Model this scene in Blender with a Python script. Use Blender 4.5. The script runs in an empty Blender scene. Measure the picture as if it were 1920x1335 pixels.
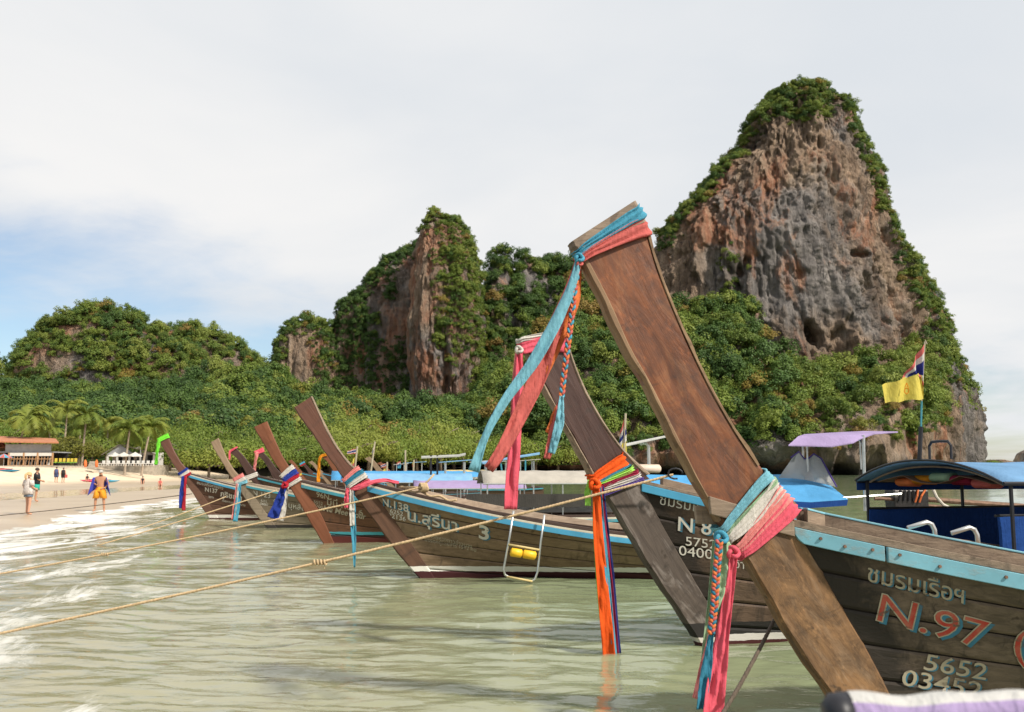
import bpy, bmesh, math, random
import numpy as np
from mathutils import Vector, Matrix, Euler

# ------------------------------------------------------------------ camera, sky, sun, exposure
SC = bpy.context.scene
COL = SC.collection
F, CX, CY, HOR, H = 1867.0, 960.0, 667.5, 880.0, 1.75
PITCH = math.atan((HOR - CY) / F)
SUN_AZ, SUN_EL = math.radians(130), math.radians(42)     # compass: 0 = +Y, clockwise

cam = bpy.data.cameras.new('camera')
cam.lens = 35.0; cam.sensor_width = 36.0; cam.clip_start = 0.1; cam.clip_end = 20000
cam.dof.use_dof = True; cam.dof.focus_distance = 10.5; cam.dof.aperture_fstop = 5.6
cam_o = bpy.data.objects.new('camera', cam); COL.objects.link(cam_o)
cam_o.location = (0, 0, H); cam_o.rotation_euler = (math.pi / 2 + PITCH, 0, 0)
SC.camera = cam_o

world = bpy.data.worlds.new('World'); SC.world = world; world.use_nodes = True
def build_sky():
    nt = world.node_tree; nt.nodes.clear(); N = nt.nodes.new; L = nt.links.new
    out = N('ShaderNodeOutputWorld'); bg = N('ShaderNodeBackground'); bg.inputs[1].default_value = 1.0
    sky = N('ShaderNodeTexSky'); sky.sky_type = 'NISHITA'; sky.sun_disc = False
    sky.sun_elevation = SUN_EL; sky.sun_rotation = SUN_AZ; sky.air_density = 1.0; sky.dust_density = 0.6; sky.ozone_density = 2.0
    sk = N('ShaderNodeVectorMath'); sk.operation = 'SCALE'; sk.inputs['Scale'].default_value = 0.105
    L(sky.outputs[0], sk.inputs[0])
    tc = N('ShaderNodeTexCoord'); sep = N('ShaderNodeSeparateXYZ'); L(tc.outputs['Generated'], sep.inputs[0])
    zz = N('ShaderNodeMath'); zz.operation = 'MAXIMUM'; zz.inputs[1].default_value = 0.0; L(sep.outputs[2], zz.inputs[0])
    za = N('ShaderNodeMath'); za.operation = 'ADD'; za.inputs[1].default_value = 0.13; L(zz.outputs[0], za.inputs[0])
    dx = N('ShaderNodeMath'); dx.operation = 'DIVIDE'; L(sep.outputs[0], dx.inputs[0]); L(za.outputs[0], dx.inputs[1])
    dy = N('ShaderNodeMath'); dy.operation = 'DIVIDE'; L(sep.outputs[1], dy.inputs[0]); L(za.outputs[0], dy.inputs[1])
    cmb = N('ShaderNodeCombineXYZ'); L(dx.outputs[0], cmb.inputs[0]); L(dy.outputs[0], cmb.inputs[1])
    def noise(scale, detail, rough, dist, off):
        mp = N('ShaderNodeMapping'); mp.inputs['Location'].default_value = off; L(cmb.outputs[0], mp.inputs['Vector'])
        n = N('ShaderNodeTexNoise'); n.inputs['Scale'].default_value = scale; n.inputs['Detail'].default_value = detail
        n.inputs['Roughness'].default_value = rough; n.inputs['Distortion'].default_value = dist
        L(mp.outputs[0], n.inputs['Vector']); return n.outputs[0]
    # cloud cover: an unbroken sheet overhead that frays towards the horizon on the inland (-X) side
    n1 = noise(0.55, 7, 0.56, 0.9, (4.1, 2.2, 0)); n2 = noise(1.7, 6, 0.6, 0.5, (9.0, 1.0, 0))
    a = N('ShaderNodeMath'); a.operation = 'MULTIPLY_ADD'; a.inputs[1].default_value = 1.3; a.inputs[2].default_value = -1.02; L(n1, a.inputs[0])
    b = N('ShaderNodeMath'); b.operation = 'MULTIPLY_ADD'; b.inputs[1].default_value = 0.55; L(n2, b.inputs[0]); L(a.outputs[0], b.inputs[2])
    e = N('ShaderNodeMath'); e.operation = 'MULTIPLY_ADD'; e.inputs[1].default_value = 4.4; L(zz.outputs[0], e.inputs[0]); L(b.outputs[0], e.inputs[2])
    xw = N('ShaderNodeMath'); xw.operation = 'MULTIPLY_ADD'; xw.inputs[1].default_value = 0.92; L(sep.outputs[0], xw.inputs[0]); L(e.outputs[0], xw.inputs[2])
    cov = N('ShaderNodeMapRange'); cov.interpolation_type = 'SMOOTHSTEP'; cov.inputs['From Min'].default_value = 0.18; cov.inputs['From Max'].default_value = 0.80
    L(xw.outputs[0], cov.inputs['Value'])
    # cloud tone
    n3 = noise(0.8, 5, 0.5, 0.4, (1.3, 7.7, 0))
    cr = N('ShaderNodeValToRGB'); cr.color_ramp.elements[0].position = 0.30; cr.color_ramp.elements[0].color = (0.60, 0.63, 0.665, 1)
    cr.color_ramp.elements[1].position = 0.68; cr.color_ramp.elements[1].color = (0.745, 0.74, 0.735, 1); L(n3, cr.inputs[0])
    mx = N('ShaderNodeMix'); mx.data_type = 'RGBA'; L(cov.outputs[0], mx.inputs[0]); L(sk.outputs[0], mx.inputs[6]); L(cr.outputs[0], mx.inputs[7])
    L(mx.outputs[2], bg.inputs[0]); L(bg.outputs[0], out.inputs[0])
build_sky()

sun = bpy.data.lights.new('sun', 'SUN'); sun.energy = 4.3; sun.angle = math.radians(3.5); sun.color = (1.0, 0.93, 0.82)
sun_o = bpy.data.objects.new('sun', sun); COL.objects.link(sun_o)
SUN_DIR = Vector((math.sin(SUN_AZ) * math.cos(SUN_EL), math.cos(SUN_AZ) * math.cos(SUN_EL), math.sin(SUN_EL)))
sun_o.rotation_euler = SUN_DIR.to_track_quat('Z', 'Y').to_euler()
vs = SC.view_settings
vs.view_transform = 'Standard'; vs.look = 'None'; vs.gamma = 1.0; vs.exposure = 0.30; vs.use_curve_mapping = False
SC.cycles.max_bounces = 6; SC.cycles.diffuse_bounces = 2; SC.cycles.glossy_bounces = 3; SC.cycles.transmission_bounces = 3; SC.cycles.transparent_max_bounces = 6

# ------------------------------------------------------------------ measuring: picture point -> place
cp_, sp_ = math.cos(PITCH), math.sin(PITCH)
def ray(px, py):
    x = (px - CX) / F; y = (CY - py) / F
    return x, cp_ - y * sp_, sp_ + y * cp_
def P(px, py, D):
    x, y, z = ray(px, py); k = D / y
    return Vector((x * k, D, H + z * k))
def G(px, py, z=0.0):
    x, y, zz = ray(px, py); k = (z - H) / zz
    return Vector((x * k, y * k, z))
def project(co):
    X, Y, Z = co[..., 0], co[..., 1], co[..., 2] - H
    d = Y * cp_ + Z * sp_; u = -Y * sp_ + Z * cp_
    return CX + F * X / d, CY - F * u / d

# ------------------------------------------------------------------ noise
def _h(ix, iy, iz, seed):
    n = (ix.astype(np.int64) * 374761393 + iy.astype(np.int64) * 668265263 + iz.astype(np.int64) * 2147483647 + seed * 974634777) & 0xffffffff
    n = ((n ^ (n >> 13)) * 1274126177) & 0xffffffff
    n = ((n ^ (n >> 16)) * 2246822519) & 0xffffffff
    return ((n ^ (n >> 15)) & 0xffffff) / float(0xffffff)
def vnoise(x, y, z, seed=0):
    x, y, z = np.broadcast_arrays(np.asarray(x, float), np.asarray(y, float), np.asarray(z, float))
    fx, fy, fz = np.floor(x), np.floor(y), np.floor(z)
    tx, ty, tz = x - fx, y - fy, z - fz
    tx, ty, tz = [t * t * t * (t * (t * 6 - 15) + 10) for t in (tx, ty, tz)]
    r = 0
    for dx in (0, 1):
        for dy in (0, 1):
            for dz in (0, 1):
                w = (tx if dx else 1 - tx) * (ty if dy else 1 - ty) * (tz if dz else 1 - tz)
                r = r + w * _h(fx + dx, fy + dy, fz + dz, seed)
    return r * 2 - 1
def fbm(x, y, z, octv=4, seed=0, gain=0.5, lac=2.03):
    a, s = 1.0, 0.0; t = 0.0
    for i in range(octv):
        s = s + a * vnoise(x, y, z, seed + i * 17); t += a
        a *= gain; x = np.asarray(x) * lac; y = np.asarray(y) * lac; z = np.asarray(z) * lac
    return s / t

# ------------------------------------------------------------------ objects
def tag(o, label=None, cat=None, group=None, kind=None):
    if label: o['label'] = label
    if cat: o['category'] = cat
    if group: o['group'] = group
    if kind: o['kind'] = kind
    return o
def link(name, me, mats=None, parent=None, smooth=False):
    o = bpy.data.objects.new(name, me); COL.objects.link(o)
    if mats is not None:
        me.materials.clear()
        for m in (mats if isinstance(mats, (list, tuple)) else [mats]): me.materials.append(m)
    if parent: o.parent = parent
    if smooth: me.shade_smooth()
    return o
def empty(name, loc=(0, 0, 0), rz=0.0):
    o = bpy.data.objects.new(name, None); COL.objects.link(o); o.location = loc; o.rotation_euler = (0, 0, rz); o.empty_display_size = 0.2
    return o
def np_mesh(name, verts, faces):
    me = bpy.data.meshes.new(name)
    verts = np.asarray(verts, np.float32).reshape(-1, 3); faces = np.asarray(faces, np.int32); k = faces.shape[1]
    me.vertices.add(len(verts)); me.vertices.foreach_set('co', verts.ravel())
    me.loops.add(faces.size); me.loops.foreach_set('vertex_index', faces.ravel())
    me.polygons.add(len(faces)); me.polygons.foreach_set('loop_start', np.arange(0, faces.size, k, dtype=np.int32))
    me.update(calc_edges=True)
    return me
def grid_faces(nr, nc, wrap=False):
    r = np.arange(nr - 1)[:, None]; c = np.arange(nc if wrap else nc - 1)[None, :]; c2 = (c + 1) % nc
    a = r * nc + c; b = r * nc + c2; d = (r + 1) * nc + c; e = (r + 1) * nc + c2
    return np.stack([a, b, e, d], -1).reshape(-1, 4)
class MB:
    """collects boxes, tubes and sheets for one mesh"""
    def __init__(self): self.v = []; self.f = []; self.m = []; self.cur = 0
    def add(self, vs, fs):
        b = len(self.v); self.v += [tuple(p) for p in vs]; self.f += [tuple(b + i for i in f) for f in fs]; self.m += [self.cur] * len(fs)
    def box(self, c, s, rot=None):
        c = Vector(c); hx, hy, hz = s[0] / 2, s[1] / 2, s[2] / 2
        vs = [Vector((x, y, z)) for x in (-hx, hx) for y in (-hy, hy) for z in (-hz, hz)]
        if rot is not None: vs = [rot @ v for v in vs]
        self.add([v + c for v in vs], [(0, 1, 3, 2), (4, 6, 7, 5), (0, 4, 5, 1), (2, 3, 7, 6), (0, 2, 6, 4), (1, 5, 7, 3)])
    def beam(self, a, b, w, h):
        a, b = Vector(a), Vector(b); d = b - a; q = d.to_track_quat('X', 'Z').to_matrix()
        self.box((a + b) / 2, (d.length, w, h), q)
    def tube(self, pts, r, n=8, cap=True):
        pts = [Vector(p) for p in pts]; k = len(pts); rs = r if isinstance(r, (list, tuple)) else [r] * k
        vs = []; up = None
        for i, p in enumerate(pts):
            t = (pts[min(i + 1, k - 1)] - pts[max(i - 1, 0)]).normalized()
            if up is None: up = t.orthogonal().normalized()
            up = (up - t * up.dot(t)); up = up.normalized() if up.length > 1e-6 else t.orthogonal().normalized()
            s = t.cross(up)
            for j in range(n):
                a = 2 * math.pi * j / n; vs.append(p + (up * math.cos(a) + s * math.sin(a)) * rs[i])
        fs = [(i * n + j, i * n + (j + 1) % n, (i + 1) * n + (j + 1) % n, (i + 1) * n + j) for i in range(k - 1) for j in range(n)]
        if cap: fs += [tuple(reversed(range(n))), tuple((k - 1) * n + j for j in range(n))]
        self.add(vs, fs)
    def grid(self, rows, close=False):
        nr, nc = len(rows), len(rows[0])
        self.add([p for r in rows for p in r], [(i * nc + j, i * nc + (j + 1) % nc, (i + 1) * nc + (j + 1) % nc, (i + 1) * nc + j) for i in range(nr - 1) for j in range(nc if close else nc - 1)])
    def slab(self, rows, off):
        """a sheet with thickness: rows of points and an offset vector (or a function of i, j)"""
        nr, nc = len(rows), len(rows[0])
        of = off if callable(off) else (lambda i, j: Vector(off))
        top = [Vector(p) for r in rows for p in r]; bot = [Vector(rows[i][j]) + of(i, j) for i in range(nr) for j in range(nc)]
        n = nr * nc; fs = []
        for i in range(nr - 1):
            for j in range(nc - 1):
                a, b, c, d = i * nc + j, i * nc + j + 1, (i + 1) * nc + j + 1, (i + 1) * nc + j
                fs.append((a, b, c, d)); fs.append((n + d, n + c, n + b, n + a))
        ring = [j for j in range(nc)] + [i * nc + nc - 1 for i in range(1, nr)] + [(nr - 1) * nc + j for j in range(nc - 2, -1, -1)] + [i * nc for i in range(nr - 2, 0, -1)]
        for q in range(len(ring)):
            a, b = ring[q], ring[(q + 1) % len(ring)]; fs.append((b, a, n + a, n + b))
        self.add(top + bot, fs)
    def mesh(self, name, smooth=False):
        me = bpy.data.meshes.new(name); me.from_pydata(self.v, [], self.f)
        me.update()
        bm = bmesh.new(); bm.from_mesh(me); bm.faces.ensure_lookup_table(); bmesh.ops.recalc_face_normals(bm, faces=bm.faces); bm.to_mesh(me); bm.free()
        if smooth: me.shade_smooth()
        return me
    def build(self, name, mat, parent=None, smooth=False, bevel=0.0):
        o = link(name, self.mesh(name, smooth), mat, parent)
        if any(self.m): o.data.polygons.foreach_set('material_index', self.m)
        if bevel:
            m = o.modifiers.new('bevel', 'BEVEL'); m.width = bevel; m.segments = 2; m.limit_method = 'ANGLE'; m.angle_limit = math.radians(40)
        return o

# ------------------------------------------------------------------ materials
def mat_new(name):
    m = bpy.data.materials.new(name); m.use_nodes = True; nt = m.node_tree
    return m, nt, nt.nodes['Principled BSDF']
def nn(nt, t, **kw):
    n = nt.nodes.new(t)
    for k, v in kw.items():
        if k.startswith('_'): setattr(n, k[1:], v)
        else: n.inputs[k.replace('__', ' ')].default_value = v
    return n
def rgba(c): return (c[0], c[1], c[2], 1.0)
def noise_fac(nt, vec, scale, detail=4, rough=0.55, lo=0.3, hi=0.7, stretch=None, dist=0.0):
    if stretch is not None:
        mp = nn(nt, 'ShaderNodeMapping'); mp.inputs['Scale'].default_value = stretch; nt.links.new(vec, mp.inputs['Vector']); vec = mp.outputs[0]
    n = nn(nt, 'ShaderNodeTexNoise', Scale=scale, Detail=detail, Roughness=rough, Distortion=dist); nt.links.new(vec, n.inputs['Vector'])
    r = nn(nt, 'ShaderNodeMapRange', From__Min=lo, From__Max=hi); nt.links.new(n.outputs[0], r.inputs['Value'])
    return r.outputs[0]
def mixc(nt, fac, a, b):
    m = nn(nt, 'ShaderNodeMix', _data_type='RGBA')
    for s, v in ((0, fac), (6, a), (7, b)):
        if isinstance(v, bpy.types.NodeSocket): nt.links.new(v, m.inputs[s])
        elif s == 0: m.inputs[0].default_value = v
        else: m.inputs[s].default_value = rgba(v)
    return m.outputs[2]
def mathn(nt, op, a, b=None, c=None, clamp=False):
    m = nn(nt, 'ShaderNodeMath', _operation=op, _use_clamp=clamp)
    for i, v in enumerate((a, b, c)):
        if v is None: continue
        if isinstance(v, bpy.types.NodeSocket): nt.links.new(v, m.inputs[i])
        else: m.inputs[i].default_value = v
    return m.outputs[0]
def bump(nt, bsdf, height, strength=0.3, dist=0.02):
    b = nn(nt, 'ShaderNodeBump', Strength=strength, Distance=dist); nt.links.new(height, b.inputs['Height']); nt.links.new(b.outputs[0], bsdf.inputs['Normal'])
_plain = {}
def plain(name, c, rough=0.6, metal=0.0, var=0.18, scale=6.0, spec=0.4, sheen=0.0):
    """painted or plain surface with a little dirt and unevenness"""
    if name in _plain: return _plain[name]
    m, nt, b = mat_new(name); b.inputs['Roughness'].default_value = rough; b.inputs['Metallic'].default_value = metal; b.inputs['Specular IOR Level'].default_value = spec
    tc = nn(nt, 'ShaderNodeTexCoord'); g = nn(nt, 'ShaderNodeNewGeometry')
    f = noise_fac(nt, g.outputs['Position'], scale, 5, 0.6, 0.3, 0.75)
    col = mixc(nt, f, [x * (1 - var) for x in c], [min(1, x * (1 + var * 0.6)) for x in c])
    nt.links.new(col, b.inputs['Base Color'])
    if sheen: b.inputs['Sheen Weight'].default_value = sheen
    _plain[name] = m
    return m

# ------------------------------------------------------------------ setting materials
def m_rock():
    m, nt, b = mat_new('limestone'); b.inputs['Roughness'].default_value = 0.95; b.inputs['Specular IOR Level'].default_value = 0.1
    g = nn(nt, 'ShaderNodeNewGeometry'); pos = g.outputs['Position']
    streak = noise_fac(nt, pos, 1.0, 6, 0.62, 0.36, 0.64, (0.16, 0.16, 0.018), 0.6)
    streak2 = noise_fac(nt, pos, 1.0, 5, 0.6, 0.42, 0.62, (0.42, 0.42, 0.035), 0.8)
    patch = noise_fac(nt, pos, 0.022, 5, 0.62, 0.42, 0.54, (1, 1, 0.6), 0.5)
    patch2 = noise_fac(nt, pos, 0.040, 6, 0.66, 0.50, 0.60, (1, 1, 0.5), 0.8)
    grey = mixc(nt, streak, (0.125, 0.115, 0.11), (0.35, 0.315, 0.29))
    tan = mixc(nt, streak, (0.22, 0.155, 0.11), (0.48, 0.35, 0.25))
    orange = mixc(nt, streak2, (0.38, 0.175, 0.105), (0.49, 0.29, 0.19))
    c = mixc(nt, patch, grey, tan); c = mixc(nt, patch2, c, orange)
    blk = noise_fac(nt, pos, 1.0, 7, 0.7, 0.55, 0.66, (0.26, 0.26, 0.035), 1.2)
    c = mixc(nt, mathn(nt, 'MULTIPLY', blk, 0.75), c, (0.04, 0.04, 0.042))
    # shade of the undercut, painted into the foot of the rock
    sz = nn(nt, 'ShaderNodeSeparateXYZ'); nt.links.new(pos, sz.inputs[0])
    foot_shade = nn(nt, 'ShaderNodeMapRange', From__Min=5.0, From__Max=1.5); nt.links.new(sz.outputs[2], foot_shade.inputs['Value'])
    c = mixc(nt, foot_shade.outputs[0], c, (0.035, 0.032, 0.03))
    fin = noise_fac(nt, pos, 1.0, 7, 0.7, 0.40, 0.66, (0.42, 0.42, 0.13), 0.7)
    c = mixc(nt, mathn(nt, 'MULTIPLY', fin, 0.30), c, (0.10, 0.09, 0.085))
    nt.links.new(c, b.inputs['Base Color'])
    blocks = noise_fac(nt, pos, 1.0, 8, 0.75, 0.25, 0.75, (0.5, 0.5, 0.22), 0.4)
    h = mathn(nt, 'ADD', mathn(nt, 'ADD', mathn(nt, 'MULTIPLY', streak, 1.2), blocks), mathn(nt, 'MULTIPLY', fin, -1.1))
    bump(nt, b, h, 0.85, 1.3)
    return m
def m_soil():
    m, nt, b = mat_new('undergrowth_soil'); b.inputs['Roughness'].default_value = 1.0; b.inputs['Specular IOR Level'].default_value = 0.0
    g = nn(nt, 'ShaderNodeNewGeometry')
    c = mixc(nt, noise_fac(nt, g.outputs['Position'], 0.15, 6, 0.65), (0.018, 0.03, 0.010), (0.05, 0.075, 0.022))
    nt.links.new(c, b.inputs['Base Color']); return m
def m_leaf(name, cols, tr=0.22, gold=0.0):
    m, nt, b = mat_new(name); b.inputs['Roughness'].default_value = 0.55; b.inputs['Specular IOR Level'].default_value = 0.25
    oi = nn(nt, 'ShaderNodeObjectInfo'); g = nn(nt, 'ShaderNodeNewGeometry')
    cr = nn(nt, 'ShaderNodeValToRGB'); el = cr.color_ramp.elements
    el[0].position = 0.0; el[0].color = rgba(cols[0]); el[1].position = 1.0 - gold; el[1].color = rgba(cols[-1])
    for i, c in enumerate(cols[1:-1]):
        e = el.new((1.0 - gold) * (i + 1) / (len(cols) - 1)); e.color = rgba(c)
    if gold: e = el.new(1.0 - gold + 0.01); e.color = (0.24, 0.165, 0.035, 1); e = el.new(1.0); e.color = (0.26, 0.15, 0.05, 1)
    r = mathn(nt, 'ADD', oi.outputs['Random'], 0.0)
    nt.links.new(r, cr.inputs[0])
    f = noise_fac(nt, g.outputs['Position'], 0.55, 3, 0.6, 0.3, 0.7)
    c = mixc(nt, mathn(nt, 'MULTIPLY', f, 0.45), cr.outputs[0], (cols[-1][0] * 1.25, cols[-1][1] * 1.15, cols[-1][2]))
    nt.links.new(c, b.inputs['Base Color'])
    tl = nn(nt, 'ShaderNodeBsdfTranslucent'); nt.links.new(c, tl.inputs[0])
    ms = nn(nt, 'ShaderNodeMixShader', Fac=tr); out = nt.nodes['Material Output']
    nt.links.new(b.outputs[0], ms.inputs[1]); nt.links.new(tl.outputs[0], ms.inputs[2]); nt.links.new(ms.outputs[0], out.inputs[0])
    return m
def m_sand():
    m, nt, b = mat_new('beach_sand'); g = nn(nt, 'ShaderNodeNewGeometry'); pos = g.outputs['Position']
    at = nn(nt, 'ShaderNodeAttribute', _attribute_name='wet')
    dry = mixc(nt, noise_fac(nt, pos, 0.8, 6, 0.65), (0.60, 0.47, 0.33), (0.74, 0.61, 0.45))
    wet = mixc(nt, noise_fac(nt, pos, 0.25, 5, 0.6), (0.40, 0.295, 0.19), (0.52, 0.405, 0.275))
    c = mixc(nt, at.outputs['Fac'], dry, wet); nt.links.new(c, b.inputs['Base Color'])
    r = nn(nt, 'ShaderNodeMapRange', To__Min=0.95, To__Max=0.32); nt.links.new(at.outputs['Fac'], r.inputs['Value']); nt.links.new(r.outputs[0], b.inputs['Roughness'])
    bump(nt, b, noise_fac(nt, pos, 3.0, 6, 0.7, 0.2, 0.8), 0.35, 0.05); return m
def m_sea():
    m, nt, b = mat_new('sea_water'); g = nn(nt, 'ShaderNodeNewGeometry'); pos = g.outputs['Position']
    at = nn(nt, 'ShaderNodeAttribute', _attribute_name='shore')
    murk = mixc(nt, noise_fac(nt, pos, 0.16, 4, 0.6), (0.165, 0.215, 0.115), (0.225, 0.278, 0.162))
    silt = nn(nt, 'ShaderNodeMapRange', From__Min=-13.0, From__Max=-1.0); nt.links.new(at.outputs['Fac'], silt.inputs['Value'])
    c = mixc(nt, mathn(nt, 'MULTIPLY', silt.outputs[0], 0.9), murk, (0.36, 0.29, 0.18))
    # foam of the breaking wash
    band = nn(nt, 'ShaderNodeMapRange', From__Min=-10.0, From__Max=0.3); nt.links.new(at.outputs['Fac'], band.inputs['Value'])
    fo = nn(nt, 'ShaderNodeTexNoise', Scale=1.0, Detail=8, Roughness=0.68, Distortion=1.1)
    mp = nn(nt, 'ShaderNodeMapping'); mp.inputs['Scale'].default_value = (0.75, 0.28, 1); mp.inputs['Rotation'].default_value = (0, 0, 0.12); nt.links.new(pos, mp.inputs[0]); nt.links.new(mp.outputs[0], fo.inputs['Vector'])
    k = mathn(nt, 'MULTIPLY_ADD', band.outputs[0], 0.40, mathn(nt, 'SUBTRACT', fo.outputs[0], 0.755))
    fr = nn(nt, 'ShaderNodeMapRange', From__Min=0.0, From__Max=0.16); nt.links.new(k, fr.inputs['Value'])
    foam = mathn(nt, 'MULTIPLY', fr.outputs[0], mathn(nt, 'LESS_THAN', at.outputs['Fac'], 2.5))
    c = mixc(nt, foam, c, (0.72, 0.71, 0.67)); nt.links.new(c, b.inputs['Base Color'])
    r = nn(nt, 'ShaderNodeMapRange', To__Min=0.045, To__Max=0.7); nt.links.new(foam, r.inputs['Value']); nt.links.new(r.outputs[0], b.inputs['Roughness'])
    b.inputs['IOR'].default_value = 1.333
    n1 = nn(nt, 'ShaderNodeTexNoise', Scale=1.0, Detail=5, Roughness=0.55, Distortion=0.4)
    mp2 = nn(nt, 'ShaderNodeMapping'); mp2.inputs['Scale'].default_value = (2.2, 4.6, 1); mp2.inputs['Rotation'].default_value = (0, 0, -0.15); nt.links.new(pos, mp2.inputs[0]); nt.links.new(mp2.outputs[0], n1.inputs['Vector'])
    bump(nt, b, n1.outputs[0], 0.30, 0.05); return m
ROCK, SOIL, SAND, SEA = m_rock(), m_soil(), m_sand(), m_sea()
LEAF_HILL = m_leaf('hill_leaves', [(0.055, 0.105, 0.020), (0.100, 0.170, 0.030), (0.155, 0.220, 0.038), (0.215, 0.255, 0.055)], 0.30, 0.07)
LEAF_SHADE = m_leaf('painted_shade_leaves', [(0.030, 0.070, 0.020), (0.056, 0.112, 0.028), (0.095, 0.160, 0.036)], 0.24)  # darker copy of the hill greens, with shade put into the leaf colour
LEAF_TREE = m_leaf('tree_leaves', [(0.075, 0.135, 0.022), (0.115, 0.185, 0.028), (0.165, 0.225, 0.036), (0.21, 0.245, 0.045)], 0.32)
BARK = plain('bark', (0.19, 0.15, 0.11), 0.9, var=0.4)

# ------------------------------------------------------------------ leaf crowns
def leaf_cards(rng, centres, normals, size, asp=0.75):
    n = len(centres); t = rng.normal(size=(n, 3)); t -= (t * normals).sum(1)[:, None] * normals
    t /= np.linalg.norm(t, axis=1)[:, None] + 1e-9; s = np.cross(normals, t)
    L = size * rng.uniform(0.65, 1.35, n)[:, None]; W = L * asp
    v = np.stack([centres - t * L * .5, centres + s * W * .5 - normals * L * .10, centres + t * L * .5, centres - s * W * .5 - normals * L * .10], 1)
    return v.reshape(-1, 3)
def crown_mesh(name, seed, rx, rz, clumps, per, size, base=0.0, flat=0.0, clump_r=0.34):
    rng = np.random.default_rng(seed); V = []
    for k in range(clumps):
        d = rng.normal(size=3); d /= np.linalg.norm(d); d[2] = abs(d[2]) * (1 - flat) - 0.18 * rng.random()
        rr = rng.uniform(0.55, 1.0)
        c = np.array([d[0] * rx * rr, d[1] * rx * rr, base + rz * (0.45 + 0.62 * d[2] * rr)])
        q = rng.normal(size=(per, 3)); q /= np.linalg.norm(q, axis=1)[:, None]
        cr = rx * clump_r * rng.uniform(0.7, 1.25)
        p = c + q * cr * np.array([1, 1, 0.80]) * rng.uniform(0.6, 1.05, (per, 1))
        out = p - np.array([0, 0, base + rz * 0.25]); out /= np.linalg.norm(out, axis=1)[:, None] + 1e-6
        nrm = q * 0.75 + out * 0.55 + rng.normal(size=(per, 3)) * 0.38 + np.array([0, 0, 0.25]); nrm /= np.linalg.norm(nrm, axis=1)[:, None]
        V.append(leaf_cards(rng, p, nrm, size))
    V = np.concatenate(V)
    return np_mesh(name, V, np.arange(len(V)).reshape(-1, 4))
PROTO = bpy.data.collections.new('crown_shapes')
def proto_set(tagname, mat, specs):
    c = bpy.data.collections.new(tagname)
    for i, s in enumerate(specs):
        me = crown_mesh(f'{tagname}_{i}', *s); me.materials.append(mat)
        c.objects.link(bpy.data.objects.new(f'{tagname}_{i}', me))
    return c
HILLSET = proto_set('hill_crown', LEAF_HILL, [(11 + i, 1.0, 1.35 + 0.25 * (i % 3), 15 + 2 * i, 64, 0.125, 0.0, 0.0, 0.34) for i in range(5)])
DARKSET = proto_set('shade_crown', LEAF_SHADE, [(31 + i, 1.0, 1.4 + 0.25 * (i % 3), 15 + 2 * i, 64, 0.125, 0.0, 0.0, 0.34) for i in range(4)])
def scatter(name, pts, scl, coll, label, cat, seed=0, zs=1.0):
    rng = np.random.default_rng(seed); n = len(pts)
    me = bpy.data.meshes.new(name); me.vertices.add(n); me.vertices.foreach_set('co', np.asarray(pts, np.float32).ravel())
    a = me.attributes.new('scl', 'FLOAT_VECTOR', 'POINT'); s = np.asarray(scl)[:, None] * np.array([1, 1, zs]) * rng.uniform(0.85, 1.2, (n, 3)); a.data.foreach_set('vector', s.astype(np.float32).ravel())
    a = me.attributes.new('rot', 'FLOAT_VECTOR', 'POINT'); r = np.stack([rng.normal(0, .12, n), rng.normal(0, .12, n), rng.uniform(0, 6.28, n)], 1); a.data.foreach_set('vector', r.astype(np.float32).ravel())
    a = me.attributes.new('idx', 'INT', 'POINT'); a.data.foreach_set('value', rng.integers(0, len(coll.objects), n).astype(np.int32))
    o = link(name, me)
    ng = bpy.data.node_groups.new(name, 'GeometryNodeTree')
    ng.interface.new_socket('Geometry', in_out='INPUT', socket_type='NodeSocketGeometry'); ng.interface.new_socket('Geometry', in_out='OUTPUT', socket_type='NodeSocketGeometry')
    gi = ng.nodes.new('NodeGroupInput'); go = ng.nodes.new('NodeGroupOutput'); ip = ng.nodes.new('GeometryNodeInstanceOnPoints'); ci = ng.nodes.new('GeometryNodeCollectionInfo')
    ci.inputs['Collection'].default_value = coll; ci.inputs['Separate Children'].default_value = True; ci.inputs['Reset Children'].default_value = True
    ip.inputs['Pick Instance'].default_value = True
    def na(nm, ty):
        q = ng.nodes.new('GeometryNodeInputNamedAttribute'); q.data_type = ty; q.inputs['Name'].default_value = nm; return q.outputs['Attribute']
    L = ng.links.new
    L(gi.outputs[0], ip.inputs['Points']); L(ci.outputs[0], ip.inputs['Instance']); L(na('idx', 'INT'), ip.inputs['Instance Index'])
    L(na('rot', 'FLOAT_VECTOR'), ip.inputs['Rotation']); L(na('scl', 'FLOAT_VECTOR'), ip.inputs['Scale']); L(ip.outputs[0], go.inputs[0])
    m = o.modifiers.new('scatter', 'NODES'); m.node_group = ng
    return tag(o, label, cat, kind='stuff')
def pick_points(rng, co, faces, mask, density):
    """random points on the quads whose four corners are under the mask"""
    q = faces[mask[faces].mean(1) > rng.random(len(faces))]
    a, b, c, d = co[q[:, 0]], co[q[:, 1]], co[q[:, 2]], co[q[:, 3]]
    area = np.linalg.norm(np.cross(c - a, d - b), axis=1) / 2
    n = rng.poisson(area * density); idx = np.repeat(np.arange(len(q)), n)
    u, v = rng.random((2, len(idx), 1))
    return (a[idx] * (1 - u) + b[idx] * u) * (1 - v) + (d[idx] * (1 - u) + c[idx] * u) * v

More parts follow.
